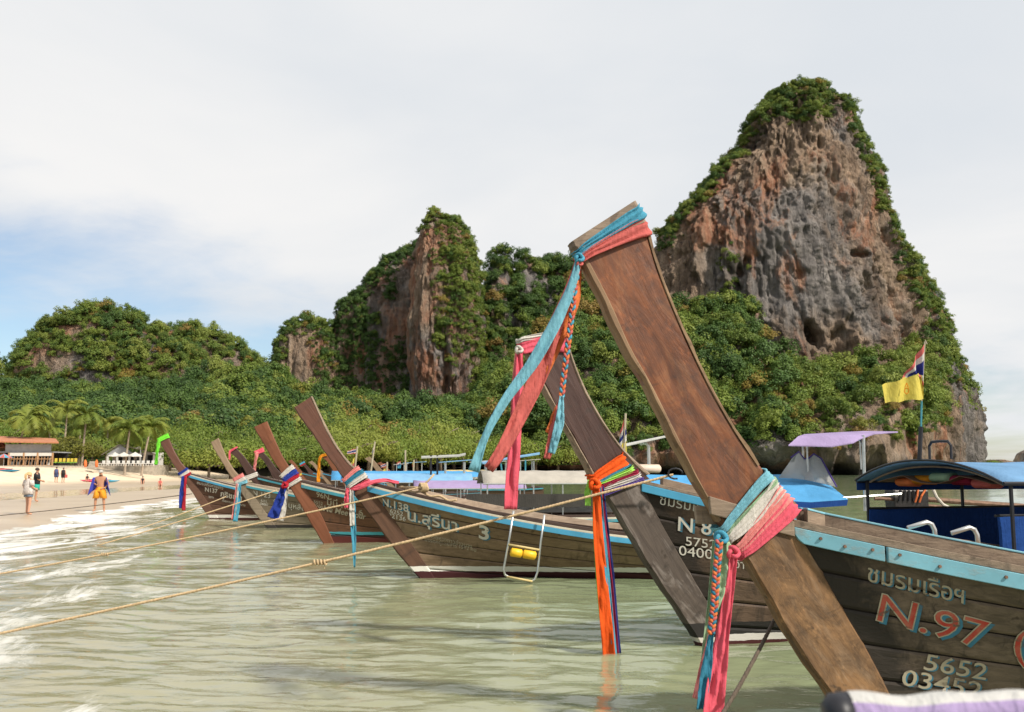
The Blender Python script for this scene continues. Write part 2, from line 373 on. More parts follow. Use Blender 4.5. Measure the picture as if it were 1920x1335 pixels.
# ------------------------------------------------------------------ rock towers and hills
def sstep(a, b, x): t = np.clip((x - a) / (b - a), 0, 1); return t * t * (3 - 2 * t)
def loft(name, outline, D0, depth, nr, nc, seed, flute=1.6, lump=0.07, caves=(), label='', cat='cliff', mat=None, kind=None, expo=2.4, zs=0.035):
    ol = sorted(outline); ys = np.array([o[0] for o in ol], float); Ls = np.array([o[1] for o in ol], float); Rs = np.array([o[2] for o in ol], float)
    t = np.linspace(0, 1, nr); py = ys[0] + (ys[-1] - ys[0]) * t ** 1.0
    Lp, Rp = np.interp(py, ys, Ls), np.interp(py, ys, Rs)
    k = np.ones(9) / 9
    def sm(a): return np.convolve(np.pad(a, 4, mode='edge'), k, 'valid')
    Lp, Rp = sm(Lp), sm(Rp)
    zz = np.array([P(960, y, D0).z for y in py]); xl = (Lp - CX) / F * D0 * 1.012; xr = (Rp - CX) / F * D0 * 1.012
    c = (xl + xr) / 2; w = (xr - xl) / 2
    th = np.linspace(0, 2 * np.pi, nc, endpoint=False) 
    ct, st = np.cos(th), np.sin(th)
    ex = 2.0 / expo
    sx = np.sign(ct) * np.abs(ct) ** ex; sy = np.sign(st) * np.abs(st) ** ex
    dd = depth * (w / w.max()) ** 0.75
    X = c[:, None] + w[:, None] * sx; Y = D0 + dd[:, None] * sy; Z = np.repeat(zz[:, None], nc, 1)
    # outward direction
    ox, oy = sx * 1.0, sy * 1.0; ol_ = np.sqrt(ox ** 2 + oy ** 2) + 1e-6; ox, oy = ox / ol_, oy / ol_
    big = fbm(X * .018, Y * .018, Z * .016, 4, seed) * w.max() * lump * 2.0
    fl = fbm(X * .16, Y * .16, Z * zs * .7, 5, seed + 5, 0.62)
    fl2 = np.abs(fbm(X * .07, Y * .07, Z * .02, 3, seed + 9))
    led = fbm(X * .04, Y * .04, Z * .10, 3, seed + 21)
    fine = fbm(X * .6, Y * .6, Z * .18, 4, seed + 33, 0.7)
    rid = np.abs(fbm(X * .34, Y * .34, Z * .03, 4, seed + 41, 0.65)); rid2 = np.abs(fbm(X * .12 + 9, Y * .12, Z * .018, 5, seed + 47, 0.6))
    disp = big + flute * (1.3 * fl - 2.2 * fl2 + 0.9 * led + 1.1 * fine - 2.2 * rid - 2.6 * rid2 + 1.4)
    cleft = sstep(0.20, 0.42, fbm(X * .075 + 2, Y * .075, Z * .024, 5, seed + 81, 0.6)); disp = disp - 2.6 * flute * cleft + 0.9 * flute * sstep(0.15, 0.4, fbm(X * .1, Y * .1, Z * .05, 4, seed + 85, 0.6))
    fade = np.clip(w / (w.max() * 0.25), 0.15, 1)[:, None]
    disp = disp * fade
    co = np.stack([X + ox[None] * disp, Y + oy[None] * disp, Z + led * flute * 0.5 * fade], -1)
    for (cx_, cy_, rx_, ry_, dep) in caves:
        px, pyy = project(co); wob = 1 + 0.9 * fbm(co[..., 0] * .22, co[..., 1] * 0, co[..., 2] * .12, 4, seed + 71); g = np.exp(-((((px - cx_) / rx_) ** 2 + ((pyy - cy_) / ry_) ** 2) * np.clip(wob, .25, 3)) ** 2.0) * (co[..., 1] < D0)
        co[..., 1] += g * dep
    co[0, :, :2] = co[0, :, :2].mean(0)
    faces = grid_faces(nr, nc, True)
    me = np_mesh(name, co, faces)
    o = link(name, me, mat or ROCK, smooth=False)
    tag(o, label, None if kind == 'structure' else cat, kind=kind)
    return o, co.reshape(-1, 3), faces
def vertex_up(o):
    n = np.empty(len(o.data.vertices) * 3, np.float32); o.data.vertices.foreach_get('normal', n); return n.reshape(-1, 3)
def sheet(name, xs, knots, nr, nc, seed, amp, mat, label, cat, kind='structure', srow=None):
    """a slope through rows of picture points with distances: knots = [(py list, D list), ...] from top to foot"""
    px = np.linspace(xs[0], xs[-1], nc); rows = []
    for (pys, Ds) in knots:
        rows.append((np.interp(px, xs, pys), np.interp(px, xs, Ds)))
    s = np.linspace(0, len(knots) - 1, nr); i0 = np.minimum(s.astype(int), len(knots) - 2); f = (s - i0)[:, None]
    py = np.stack([r[0] for r in rows]); dd = np.stack([r[1] for r in rows])
    PY = py[i0] * (1 - f) + py[i0 + 1] * f; DD = dd[i0] * (1 - f) + dd[i0 + 1] * f
    x = (px[None] - CX) / F; y = (CY - PY) / F
    k = DD / (cp_ - y * sp_)
    co = np.stack([x * k, DD, H + (sp_ + y * cp_) * k], -1)
    nz = fbm(co[..., 0] * .03, co[..., 1] * .03, co[..., 2] * .03, 4, seed); n2 = fbm(co[..., 0] * .15, co[..., 1] * .15, co[..., 2] * .06, 4, seed + 3)
    n3 = np.abs(fbm(co[..., 0] * .11, co[..., 1] * .02, co[..., 2] * .05, 4, seed + 8)); co[..., 1] += (nz * 1.0 + n2 * 0.5 + n3 * 2.4 - 0.5) * amp; co[..., 2] += nz * amp * 0.35
    faces = grid_faces(nr, nc)
    o = link(name, np_mesh(name, co, faces), mat); tag(o, label, None if kind == 'structure' else cat, kind=kind)
    return o, co.reshape(-1, 3), faces

def sstep(a, b, x): t = np.clip((x - a) / (b - a), 0, 1); return t * t * (3 - 2 * t)
RNG = np.random.default_rng(7)
HILLPTS, DARKPTS = [], []
def plant(co, faces, mask, dens, size, dark=0.0, lift=0.0):
    p = pick_points(RNG, co, faces, mask, dens)
    s = size * (0.48 + 1.5 * RNG.random(len(p)) ** 2.4); p[:, 2] += lift
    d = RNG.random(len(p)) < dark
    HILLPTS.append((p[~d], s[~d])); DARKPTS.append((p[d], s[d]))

# --- great tower at the end of the bay
o, co, fa = loft('limestone_cliff', [(172, 1494, 1544), (178, 1472, 1562), (192, 1450, 1584), (220, 1428, 1604), (262, 1404, 1619), (300, 1376, 1628), (340, 1338, 1638), (380, 1310, 1648), (420, 1266, 1656), (460, 1244, 1668), (500, 1236, 1688), (550, 1228, 1712), (600, 1222, 1732), (650, 1215, 1752), (700, 1210, 1775), (780, 1200, 1800), (890, 1190, 1812)], 400, 46, 330, 560, 3, 1.7, 0.014,
    caves=[(1520, 614, 8, 12, 11), (1530, 630, 10, 13, 12), (1538, 640, 6, 12, 8), (1606, 474, 9, 6, 5), (1620, 477, 10, 5, 5), (1390, 505, 8, 16, 5), (1400, 492, 6, 16, 4)],
    label='tallest limestone tower with orange and grey rock face at the end of the bay', cat='cliff')
px, py = project(co); n = vertex_up(o); nz = fbm(co[:, 0] * .05, co[:, 1] * .05, co[:, 2] * .04, 4, 77)
L_ = np.interp(py, [165, 200, 270, 340, 420, 500], [1500, 1446, 1400, 1334, 1266, 1236]); R_ = np.interp(py, [165, 200, 300, 420, 500, 600, 700], [1535, 1575, 1624, 1656, 1688, 1732, 1775])
m = np.maximum.reduce([sstep(228, 200, py + nz * 34), sstep(24, 6, px - L_ + nz * 26) * (py < 470), sstep(6, 0, R_ - px + nz * 12) * 0.8, sstep(0.33, 0.5, nz) * 0.5 * (px < 1460)])
plant(co, fa, m * (py < 720) * (co[:, 1] < 406), 0.34, 1.35, 0.30)
# --- its wooded foot, with bare rock along the water
xs = [900, 980, 1060, 1150, 1240, 1330, 1400, 1440, 1500, 1600, 1690, 1740, 1790, 1822, 1842]
o, co, fa = sheet('wooded_talus', xs, [([735, 665, 600, 585, 572, 580, 590, 662, 700, 706, 664, 640, 690, 722, 760], [400, 395, 385, 375, 365, 360, 358, 352, 348, 348, 352, 366, 385, 400, 410]),
    ([760, 700, 650, 640, 640, 650, 665, 700, 730, 735, 722, 705, 735, 760, 790], [360, 356, 350, 345, 338, 335, 332, 330, 328, 328, 332, 350, 375, 393, 408]),
    ([810, 790, 775, 770, 765, 765, 770, 775, 780, 782, 775, 770, 778, 790, 820], [322, 316, 312, 310, 308, 306, 305, 304, 303, 304, 312, 335, 368, 388, 405]),
    ([868, 862, 854, 852, 850, 846, 842, 840, 840, 838, 828, 812, 806, 815, 835], [300, 297, 296, 296, 295, 294, 294, 294, 294, 296, 306, 330, 364, 386, 404]),
    ([878, 876, 874, 874, 874, 872, 870, 870, 870, 868, 866, 862, 860, 862, 866], [301, 298, 297, 297, 297, 297, 297, 297, 297, 299, 309, 333, 366, 388, 405]),
    ([892] * 15, [304, 303, 303, 303, 303, 303, 303, 303, 303, 305, 314, 337, 369, 390, 406])], 190, 420, 13, 4.5, ROCK, 'wooded slope and rocky foot below the tallest limestone tower', 'slope')
px, py = project(co); nz = fbm(co[:, 0] * .06, co[:, 1] * .06, co[:, 2] * .06, 4, 99)
low = np.interp(px, [900, 1060, 1200, 1500, 1690, 1780, 1842], [880, 866, 856, 848, 826, 800, 790])
m = sstep(low + 14, low - 14, py + nz * 30) * np.where(px > 1770, sstep(-0.25, 0.25, nz + 0.1), 1.0)
plant(co, fa, m * (px < 1480), 0.10, 2.9, 0.45); plant(co, fa, m * (px >= 1480), 0.10, 2.7, 0.15)
# --- broken ridge between the two towers
xs = [890, 905, 915, 922, 950, 958, 966, 974, 1005, 1014, 1040, 1080, 1110, 1150, 1200, 1270]
o, co, fa = sheet('limestone_ridge', xs, [([640, 590, 540, 484, 478, 500, 512, 482, 480, 500, 494, 490, 500, 505, 520, 535], [470] * 16),
    ([660, 620, 580, 540, 540, 545, 548, 540, 540, 545, 540, 540, 545, 550, 555, 560], [455, 455, 452, 448, 448, 455, 455, 446, 446, 453, 455, 455, 455, 455, 455, 455]),
    ([720] * 16, [415] * 16), ([800] * 16, [360] * 16), ([884] * 16, [318] * 16)], 150, 260, 23, 5.0, ROCK, 'broken limestone ridge with grey pinnacles between the two tall towers', 'ridge')
px, py = project(co); nz = fbm(co[:, 0] * .05, co[:, 1] * .05, co[:, 2] * .05, 4, 55)
pil = np.maximum(np.exp(-((px - 940) / 16) ** 2 - ((py - 528) / 26) ** 2), np.exp(-((px - 990) / 18) ** 2 - ((py - 530) / 36) ** 2))
pil = np.maximum.reduce([pil, np.exp(-((px - 968) / 10) ** 2 - ((py - 615) / 22) ** 2), np.exp(-((px - 1105) / 9) ** 2 - ((py - 660) / 40) ** 2), np.exp(-((px - 1030) / 9) ** 2 - ((py - 550) / 22) ** 2)])
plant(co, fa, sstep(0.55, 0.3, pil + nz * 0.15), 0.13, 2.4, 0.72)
# --- middle tower and the wall behind it
o, co, fa = loft('limestone_tower', [(413, 812, 836), (426, 802, 850), (444, 792, 864), (465, 782, 876), (500, 778, 886), (560, 775, 894), (620, 772, 900), (700, 774, 900), (790, 778, 894), (885, 772, 898)], 405, 22, 230, 330, 43, 1.4, 0.05,
    caves=[(838, 690, 8, 40, 3)], label='pointed limestone tower with bare tan rock at its foot behind the beach trees', cat='cliff', expo=2.8)
px, py = project(co); nz = fbm(co[:, 0] * .08, co[:, 1] * .08, co[:, 2] * .05, 4, 15)
m = np.maximum(sstep(440, 415, py + nz * 20), sstep(800, 826, px + nz * 26) * sstep(700, 610, py + nz * 80)) * sstep(-0.5, -0.1, nz + 0.25)
m = np.maximum(m, sstep(872, 890, px) * sstep(790, 700, py))
plant(co, fa, m, 0.32, 1.35, 0.12)
o, co, fa = loft('limestone_wall', [(452, 800, 822), (470, 768, 850), (490, 738, 870), (520, 706, 885), (550, 684, 893), (580, 656, 898), (610, 643, 900), (650, 637, 902), (700, 630, 905), (760, 620, 910), (885, 604, 915)], 440, 30, 220, 380, 53, 1.5, 0.025,
    label='limestone wall hung with dark creepers beside the pointed tower', cat='cliff', expo=3.2)
px, py = project(co); nz = fbm(co[:, 0] * .06, co[:, 1] * .06, co[:, 2] * .04, 4, 18)
edge = np.interp(py, [452, 490, 520, 550, 580, 610, 700], [800, 738, 706, 684, 656, 643, 630])
rockp = np.maximum.reduce([np.exp(-((px - 703) / 16) ** 2 - ((py - 558) / 30) ** 2), np.exp(-((px - 735) / 26) ** 2 - ((py - 615) / 34) ** 2), np.exp(-((px - 762) / 18) ** 2 - ((py - 545) / 60) ** 2), np.exp(-((px - 676) / 7) ** 2 - ((py - 708) / 18) ** 2)])
m = np.maximum(sstep(0.36, 0.2, rockp + nz * 0.15), sstep(20, 8, px - edge + nz * 8))
plant(co, fa, m, 0.40, 1.25, 0.9)  # shaded face: mostly crowns whose leaf colour has the shade painted in
o, co, fa = loft('limestone_stack', [(604, 566, 590), (615, 545, 612), (630, 531, 626), (660, 522, 634), (700, 520, 637), (745, 524, 640), (775, 524, 645), (885, 518, 655)], 425, 16, 150, 260, 63, 1.2, 0.04,
    label='low limestone stack with streaked grey face standing alone beside the creeper wall', cat='cliff', expo=2.8)
px, py = project(co); nz = fbm(co[:, 0] * .09, co[:, 1] * .09, co[:, 2] * .06, 4, 28)
m = np.maximum.reduce([sstep(640, 622, py + nz * 18), sstep(584, 604, px + nz * 14) * sstep(760, 690, py), sstep(14, 5, px - np.interp(py, [604, 630, 700], [566, 531, 520])) * 0.8, sstep(0.3, 0.5, nz)])
plant(co, fa, m, 0.32, 1.4, 0.45)
# --- wooded hills inland
def hill(name, ol, D0, depth, seed, label, bare=None, dens=0.11, size=2.6, dark=0.2):
    o, co, fa = loft(name, ol, D0, depth, 120, 240, seed, 0.9, 0.018, label=label, kind='structure', mat=ROCK, expo=2.0)
    px, py = project(co); nz = fbm(co[:, 0] * .03, co[:, 1] * .03, co[:, 2] * .03, 4, seed + 1)
    m = np.ones(len(co))
    if bare is not None: m = bare(px, py, nz)
    plant(co, fa, m * (co[:, 1] < D0 + depth * 0.35), dens, size, dark)
def bare1(px, py, nz):
    r = np.maximum.reduce([np.exp(-((px - 95) / 52) ** 2 - ((py - 690) / 24) ** 2), np.exp(-((px - 130) / 16) ** 2 - ((py - 632) / 18) ** 2), np.exp(-((px - 155) / 14) ** 2 - ((py - 712) / 10) ** 2)])
    return sstep(0.62, 0.35, r + nz * 0.45)
hill('wooded_hill', [(582, 176, 206), (594, 134, 240), (614, 104, 270), (644, 62, 322), (674, 42, 370), (700, 36, 424), (730, 28, 466), (780, 10, 504), (885, -10, 524)], 520, 34, 71, 'broad wooded hill with a bare rock patch', bare1)
hill('wooded_hill', [(620, 318, 346), (630, 292, 396), (650, 270, 436), (670, 250, 466), (690, 240, 488), (712, 230, 506), (885, 200, 560)], 610, 30, 81, 'lower wooded hill behind', dark=0.3)
hill('wooded_hill', [(676, -120, -30), (700, -160, 2), (724, -200, 16), (760, -200, 30), (885, -200, 45)], 440, 24, 91, 'wooded hillside at the edge of view')
hill('distant_island', [(842, 1916, 1930), (850, 1906, 1950), (865, 1902, 1965), (882, 1900, 1970)], 2600, 120, 95, 'distant island on the horizon', lambda a, b, c: a * 0)
hill('distant_headland', [(862, 1842, 1856), (870, 1836, 1880), (878, 1834, 1900), (882, 1834, 1910)], 1500, 90, 96, 'distant low headland', lambda a, b, c: a * 0)
# --- low forest between hills and beach
xs = [-260, 0, 100, 200, 300, 350, 420, 500, 540, 640, 800, 900, 1000, 1120]
o, co, fa = sheet('forest_floor', xs, [([735, 735, 742, 748, 735, 722, 708, 705, 740, 765, 785, 770, 770, 780], [400] * 14), ([800] * 14, [300] * 14), ([850] * 14, [225] * 8 + [235, 250, 275, 300, 320, 330]), ([869] * 14, [175] * 8 + [188, 205, 232, 262, 285, 298])], 60, 160, 33, 4.0, SOIL, None, 'ground')
px, py = project(co); plant(co, fa, np.ones(len(co)) * (py < 862) * (px >= 380), 0.085, 2.8, 0.5); plant(co, fa, np.ones(len(co)) * (py < 862) * (px < 380), 0.085, 2.8, 0.85)  # inland end gets more shade-coloured crowns, painting the dark hillside base
for nm, lst, coll, lab in (('hill_forest', HILLPTS, HILLSET, 'lighter green forest and creepers covering the hills and cliffs'), ('shade_forest', DARKPTS, DARKSET, 'shade-painted dark green forest and creepers covering the hills and cliffs')):
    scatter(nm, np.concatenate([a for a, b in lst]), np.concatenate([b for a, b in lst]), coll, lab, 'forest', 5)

# ------------------------------------------------------------------ beach and sea
SHORE = np.array([(-4, -40), (-6.5, 0), (-10.5, 14), (-13.8, 27), (-17.0, 42), (-19.6, 60), (-21, 82), (-21.5, 110), (-20, 140), (-17, 166), (-8, 196), (6, 236), (24, 276), (30, 310), (60, 345), (140, 420), (200, 600)], float)
def shore_d(x, y):
    """distance from the water's edge, positive inland"""
    best = np.full(x.shape, 1e9); sg = np.ones(x.shape)
    for (x0, y0), (x1, y1) in zip(SHORE[:-1], SHORE[1:]):
        dx, dy = x1 - x0, y1 - y0; t = np.clip(((x - x0) * dx + (y - y0) * dy) / (dx * dx + dy * dy), 0, 1)
        qx, qy = x0 + t * dx - x, y0 + t * dy - y; d = np.hypot(qx, qy); s = np.where(dx * (y - y0) - dy * (x - x0) > 0, 1, -1)
        up = d < best; best = np.where(up, d, best); sg = np.where(up, s, sg)
    return best * sg
def beach_z(x, y):
    d = shore_d(x, y) + 0.9 * fbm(x * .11, y * .11, 0 * x, 3, 4)
    z = np.interp(d, [-400, -60, -6, 0, 3, 7, 11, 15, 18, 24, 31, 38, 43, 70, 300], [-6, -3, -.32, 0, .05, .06, -.035, -.035, .05, .14, .34, 1.35, 2.0, 2.5, 3.6])
    return z + 0.02 * fbm(x * .4, y * .4, 0 * x, 3, 6), d
def fan(n_r, n_c, r0, r1, a0, a1, extra=()):
    r = r0 * (r1 / r0) ** np.linspace(0, 1, n_r); a = np.linspace(a0, a1, n_c)
    return r[:, None] * np.sin(a)[None], r[:, None] * np.cos(a)[None]
X, Y = fan(240, 300, 6, 9000, math.radians(-58), math.radians(48)); Z, D = beach_z(X, Y)
me = np_mesh('beach', np.stack([X, Y, Z], -1), grid_faces(240, 300)); at = me.attributes.new('wet', 'FLOAT', 'POINT')
wet = sstep(0.42, 0.10, Z + 0.05 * fbm(X * .2, Y * .2, X * 0, 3, 9)); at.data.foreach_set('value', wet.astype(np.float32).ravel())
tag(link('beach', me, SAND, smooth=True), kind='structure')
rr = np.concatenate([2.2 * (70 / 2.2) ** np.linspace(0, 1, 660, endpoint=False), 70 * (9000 / 70) ** np.linspace(0, 1, 100)]); aa = np.linspace(math.radians(-50), math.radians(46), 420)
X, Y = rr[:, None] * np.sin(aa)[None], rr[:, None] * np.cos(aa)[None]; D = shore_d(X, Y)
near = np.clip(60 / np.hypot(X, Y), 0, 1)
w = 0.034 * fbm(X * .30 + 3, Y * .7, X * 0, 3, 61) + 0.028 * (0.5 - np.abs(fbm(X * 0.75, Y * 1.7 + X * .3, X * 0, 3, 62))) + 0.017 * fbm(X * 2.0, Y * 4.2 + X * .6, X * 0, 3, 63)
w = w * near * np.where(D > -3, 0.35, 1.0) + 0.05 * np.exp(-((D + 4.5 + 1.2 * fbm(X * .2, Y * .2, X * 0, 2, 64)) / 0.9) ** 2) * near
me = np_mesh('sea', np.stack([X, Y, w], -1), grid_faces(760, 420)); at = me.attributes.new('shore', 'FLOAT', 'POINT')
at.data.foreach_set('value', D.astype(np.float32).ravel())
tag(link('sea', me, SEA, smooth=True), kind='structure')

# ------------------------------------------------------------------ boat materials
def m_wood(name, dark, light, grain=(1.2, 14, 14), rot=0.0, stain=0.5, rough=0.7, paint=None, worn=None, seed=0.0, gloss=0.3, mottle=None, grime=None):
    """planks: grain along local x (turned by rot in the x-z plane); paint = [(z top, colour), ...] from the bottom up"""
    m, nt, b = mat_new(name); b.inputs['Specular IOR Level'].default_value = gloss
    tc = nn(nt, 'ShaderNodeTexCoord'); oi = nn(nt, 'ShaderNodeObjectInfo')
    mp = nn(nt, 'ShaderNodeMapping'); mp.inputs['Rotation'].default_value = (0, rot, 0); mp.inputs['Location'].default_value = (seed, seed * 1.7, 0); nt.links.new(tc.outputs['Object'], mp.inputs['Vector'])
    off = nn(nt, 'ShaderNodeVectorMath', _operation='ADD'); nt.links.new(mp.outputs[0], off.inputs[0])
    cx = nn(nt, 'ShaderNodeCombineXYZ'); nt.links.new(mathn(nt, 'MULTIPLY', oi.outputs['Random'], 37.0), cx.inputs[0]); nt.links.new(cx.outputs[0], off.inputs[1]); v = off.outputs[0]
    g1 = noise_fac(nt, v, 1.6, 8, 0.65, 0.32, 0.68, grain, 0.7); g2 = noise_fac(nt, v, 1.0, 5, 0.6, 0.35, 0.7, (0.8, 2.5, 2.5), 0.3)
    c = mixc(nt, g1, dark, light)
    c = mixc(nt, mathn(nt, 'MULTIPLY', g2, 0.45), c, [x * 0.62 for x in dark])
    c = mixc(nt, mathn(nt, 'MULTIPLY', oi.outputs['Random'], 0.28), c, [x * 1.15 for x in light])
    if stain:      # dark run-off streaks and blotches
        st = noise_fac(nt, v, 1.0, 6, 0.7, 0.56, 0.68, (5.5, 3, 1.3), 0.6); c = mixc(nt, mathn(nt, 'MULTIPLY', st, stain), c, (0.022, 0.018, 0.015))
        kn = noise_fac(nt, v, 9.0, 2, 0.5, 0.68, 0.73); c = mixc(nt, mathn(nt, 'MULTIPLY', kn, stain), c, (0.03, 0.02, 0.014))
    if worn:
        wn = noise_fac(nt, v, 2.1, 7, 0.68, 0.50, 0.66, (1, 4, 4), 0.8); c = mixc(nt, mathn(nt, 'MULTIPLY', wn, 0.85), c, worn)
    if grime:      # tar and dirt along the joint with the stem: line x = g0 + g1 * z in boat space, width g2
        sg = nn(nt, 'ShaderNodeSeparateXYZ'); nt.links.new(tc.outputs['Object'], sg.inputs[0])
        dj = mathn(nt, 'SUBTRACT', sg.outputs[0], mathn(nt, 'MULTIPLY_ADD', sg.outputs[2], grime[1], grime[0]))
        nz = noise_fac(nt, tc.outputs['Object'], 4.5, 7, 0.72, 0.25, 0.75, (1, 1, 0.8), 0.6)
        gr = nn(nt, 'ShaderNodeMapRange', From__Min=grime[2] * 0.75, From__Max=0.0); nt.links.new(mathn(nt, 'MULTIPLY_ADD', nz, -grime[2], dj), gr.inputs['Value'])
        c = mixc(nt, mathn(nt, 'MULTIPLY', gr.outputs[0], 0.85), c, (0.012, 0.011, 0.010))
    if mottle:
        mo = noise_fac(nt, v, 3.2, 8, 0.72, 0.40, 0.62, (0.7, 1.6, 1.6), 1.0); c = mixc(nt, mathn(nt, 'MULTIPLY', mo, 0.75), c, mottle)
        sp = noise_fac(nt, v, 22.0, 5, 0.75, 0.56, 0.74, (0.45, 1, 1)); c = mixc(nt, mathn(nt, 'MULTIPLY', sp, 0.4), c, [x * 1.5 for x in light])
    if paint:
        sz = nn(nt, 'ShaderNodeSeparateXYZ'); nt.links.new(tc.outputs['Object'], sz.inputs[0])
        zz = mathn(nt, 'MULTIPLY_ADD', noise_fac(nt, tc.outputs['Object'], 7.0, 4, 0.6), 0.012, sz.outputs[2])
        for z1, col in reversed(paint):
            c = mixc(nt, mathn(nt, 'LESS_THAN', zz, z1), c, col)
    nt.links.new(c, b.inputs['Base Color'])
    r = nn(nt, 'ShaderNodeMapRange', To__Min=rough - 0.12, To__Max=min(1, rough + 0.18)); nt.links.new(g1, r.inputs['Value']); nt.links.new(r.outputs[0], b.inputs['Roughness'])
    bump(nt, b, g1, 0.5, 0.006)
    return m
def m_paint(name, c, chip=(0.30, 0.24, 0.18), amount=0.35, rough=0.5):
    m, nt, b = mat_new(name); tc = nn(nt, 'ShaderNodeTexCoord'); v = tc.outputs['Object']
    f = noise_fac(nt, v, 5.0, 6, 0.7, 0.62 - amount * 0.2, 0.70, (0.6, 2, 2)); d = noise_fac(nt, v, 2.2, 5, 0.65, 0.3, 0.75)
    col = mixc(nt, d, [x * 0.72 for x in c], [min(1, x * 1.12) for x in c]); col = mixc(nt, mathn(nt, 'MULTIPLY', f, amount), col, chip)
    nt.links.new(col, b.inputs['Base Color']); b.inputs['Roughness'].default_value = rough
    bump(nt, b, f, 0.3, 0.004); return m
def m_cloth(name, c, tr=0.25):
    m, nt, b = mat_new(name); tc = nn(nt, 'ShaderNodeTexCoord'); v = tc.outputs['Object']
    f = noise_fac(nt, v, 3.0, 5, 0.6, 0.3, 0.75); col = mixc(nt, f, [x * 0.78 for x in c], [min(1, x * 1.06) for x in c])
    nt.links.new(col, b.inputs['Base Color']); b.inputs['Roughness'].default_value = 0.85; b.inputs['Specular IOR Level'].default_value = 0.15
    tl = nn(nt, 'ShaderNodeBsdfTranslucent'); nt.links.new(col, tl.inputs[0]); ms = nn(nt, 'ShaderNodeMixShader', Fac=tr)
    nt.links.new(b.outputs[0], ms.inputs[1]); nt.links.new(tl.outputs[0], ms.inputs[2]); nt.links.new(ms.outputs[0], nt.nodes['Material Output'].inputs[0])
    cr = noise_fac(nt, v, 1.0, 4, 0.6, 0.25, 0.75, (38, 38, 5), 0.5); bump(nt, b, mathn(nt, 'ADD', cr, noise_fac(nt, v, 14.0, 4, 0.6, 0.2, 0.8)), 0.55, 0.012); return m
CL = {k: m_cloth('cloth_' + k, c) for k, c in dict(blue=(0.10, 0.40, 0.56), sky=(0.24, 0.55, 0.66), coral=(0.70, 0.17, 0.15), orange=(0.86, 0.24, 0.08), pink=(0.86, 0.14, 0.20), white=(0.70, 0.66, 0.60), green=(0.42, 0.60, 0.38), lime=(0.42, 0.80, 0.14),
    fluo=(0.92, 0.13, 0.02), navy=(0.035, 0.045, 0.22), royal=(0.03, 0.06, 0.34), red=(0.52, 0.03, 0.05), purple=(0.14, 0.09, 0.34), rose=(0.86, 0.30, 0.28), teal=(0.05, 0.24, 0.36), neon=(0.22, 0.80, 0.06), yellow=(0.80, 0.62, 0.10), amber=(0.80, 0.30, 0.02), maroon=(0.36, 0.03, 0.07)).items()}
WHITE_P = m_paint('white_paint', (0.66, 0.64, 0.58)); CREAM = m_paint('cream_paint', (0.60, 0.54, 0.42)); BLUE_P = m_paint('blue_paint', (0.06, 0.30, 0.48), amount=0.2); PALE_P = m_paint('pale_blue_paint', (0.20, 0.46, 0.56), amount=0.6)
TEAL_P = m_paint('teal_paint', (0.05, 0.27, 0.34), amount=0.3)
STEEL = plain('steel_tube', (0.62, 0.62, 0.60), 0.32, 0.85, 0.2); RUST = plain('rusty_steel', (0.20, 0.12, 0.08), 0.7, 0.3, 0.5, 20); BLACK = plain('black_metal', (0.02, 0.02, 0.025), 0.45, 0.1, 0.3)
TARP_B = m_cloth('blue_tarp', (0.10, 0.36, 0.66), 0.15); TARP_N = m_cloth('navy_tarp', (0.015, 0.06, 0.24), 0.08); TARP_P = m_cloth('lilac_tarp', (0.40, 0.31, 0.52), 0.15); TARP_G = m_cloth('grey_tarp', (0.50, 0.46, 0.40), 0.15); TARP_K = m_cloth('charcoal_tarp', (0.06, 0.055, 0.05), 0.05)
TARP_L = m_cloth('pale_blue_tarp', (0.24, 0.46, 0.70), 0.15); TARP_W = m_cloth('white_tarp', (0.66, 0.65, 0.62), 0.2)
DECK = m_wood('deck_wood', (0.20, 0.14, 0.10), (0.42, 0.33, 0.25), stain=0.25); DARKW = m_wood('dark_rail_wood', (0.045, 0.028, 0.022), (0.09, 0.055, 0.045), stain=0.2, rough=0.5)
GREYW = m_wood('weathered_wood', (0.15, 0.105, 0.075), (0.33, 0.25, 0.18), stain=0.45); LINING = plain('hull_lining', (0.035, 0.025, 0.018), 0.9)
ROPE = plain('tan_rope', (0.52, 0.38, 0.22), 0.9, var=0.35, scale=40); ROPE_D = plain('dark_rope', (0.10, 0.075, 0.055), 0.9, var=0.4, scale=40)

# ------------------------------------------------------------------ long-tail boat
def polyz(pl, z, axis=0):
    """x on a polyline [(x, z)] at height z, extended straight beyond its ends"""
    pl = sorted(pl, key=lambda p: p[1])
    for (x0, z0), (x1, z1) in zip(pl[:-1], pl[1:]):
        if z <= z1: return x0 + (x1 - x0) * (z - z0) / (z1 - z0 + 1e-9)
    (x0, z0), (x1, z1) = pl[-2], pl[-1]; return x0 + (x1 - x0) * (z - z0) / (z1 - z0 + 1e-9)
def resample(pts, n):
    pts = [Vector(p) for p in pts]; L = [0]
    for a, b in zip(pts[:-1], pts[1:]): L.append(L[-1] + (b - a).length)
    out = []
    for i in range(n):
        s = L[-1] * i / (n - 1); k = max(j for j in range(len(L)) if L[j] <= s + 1e-9); k = min(k, len(pts) - 2)
        out.append(pts[k].lerp(pts[k + 1], (s - L[k]) / max(1e-9, L[k + 1] - L[k])))
    return out
def smooth_pts(pts, it=2):
    for _ in range(it): pts = [pts[0]] + [(pts[i - 1] + pts[i] * 2 + pts[i + 1]) / 4 for i in range(1, len(pts) - 1)] + [pts[-1]]
    return pts
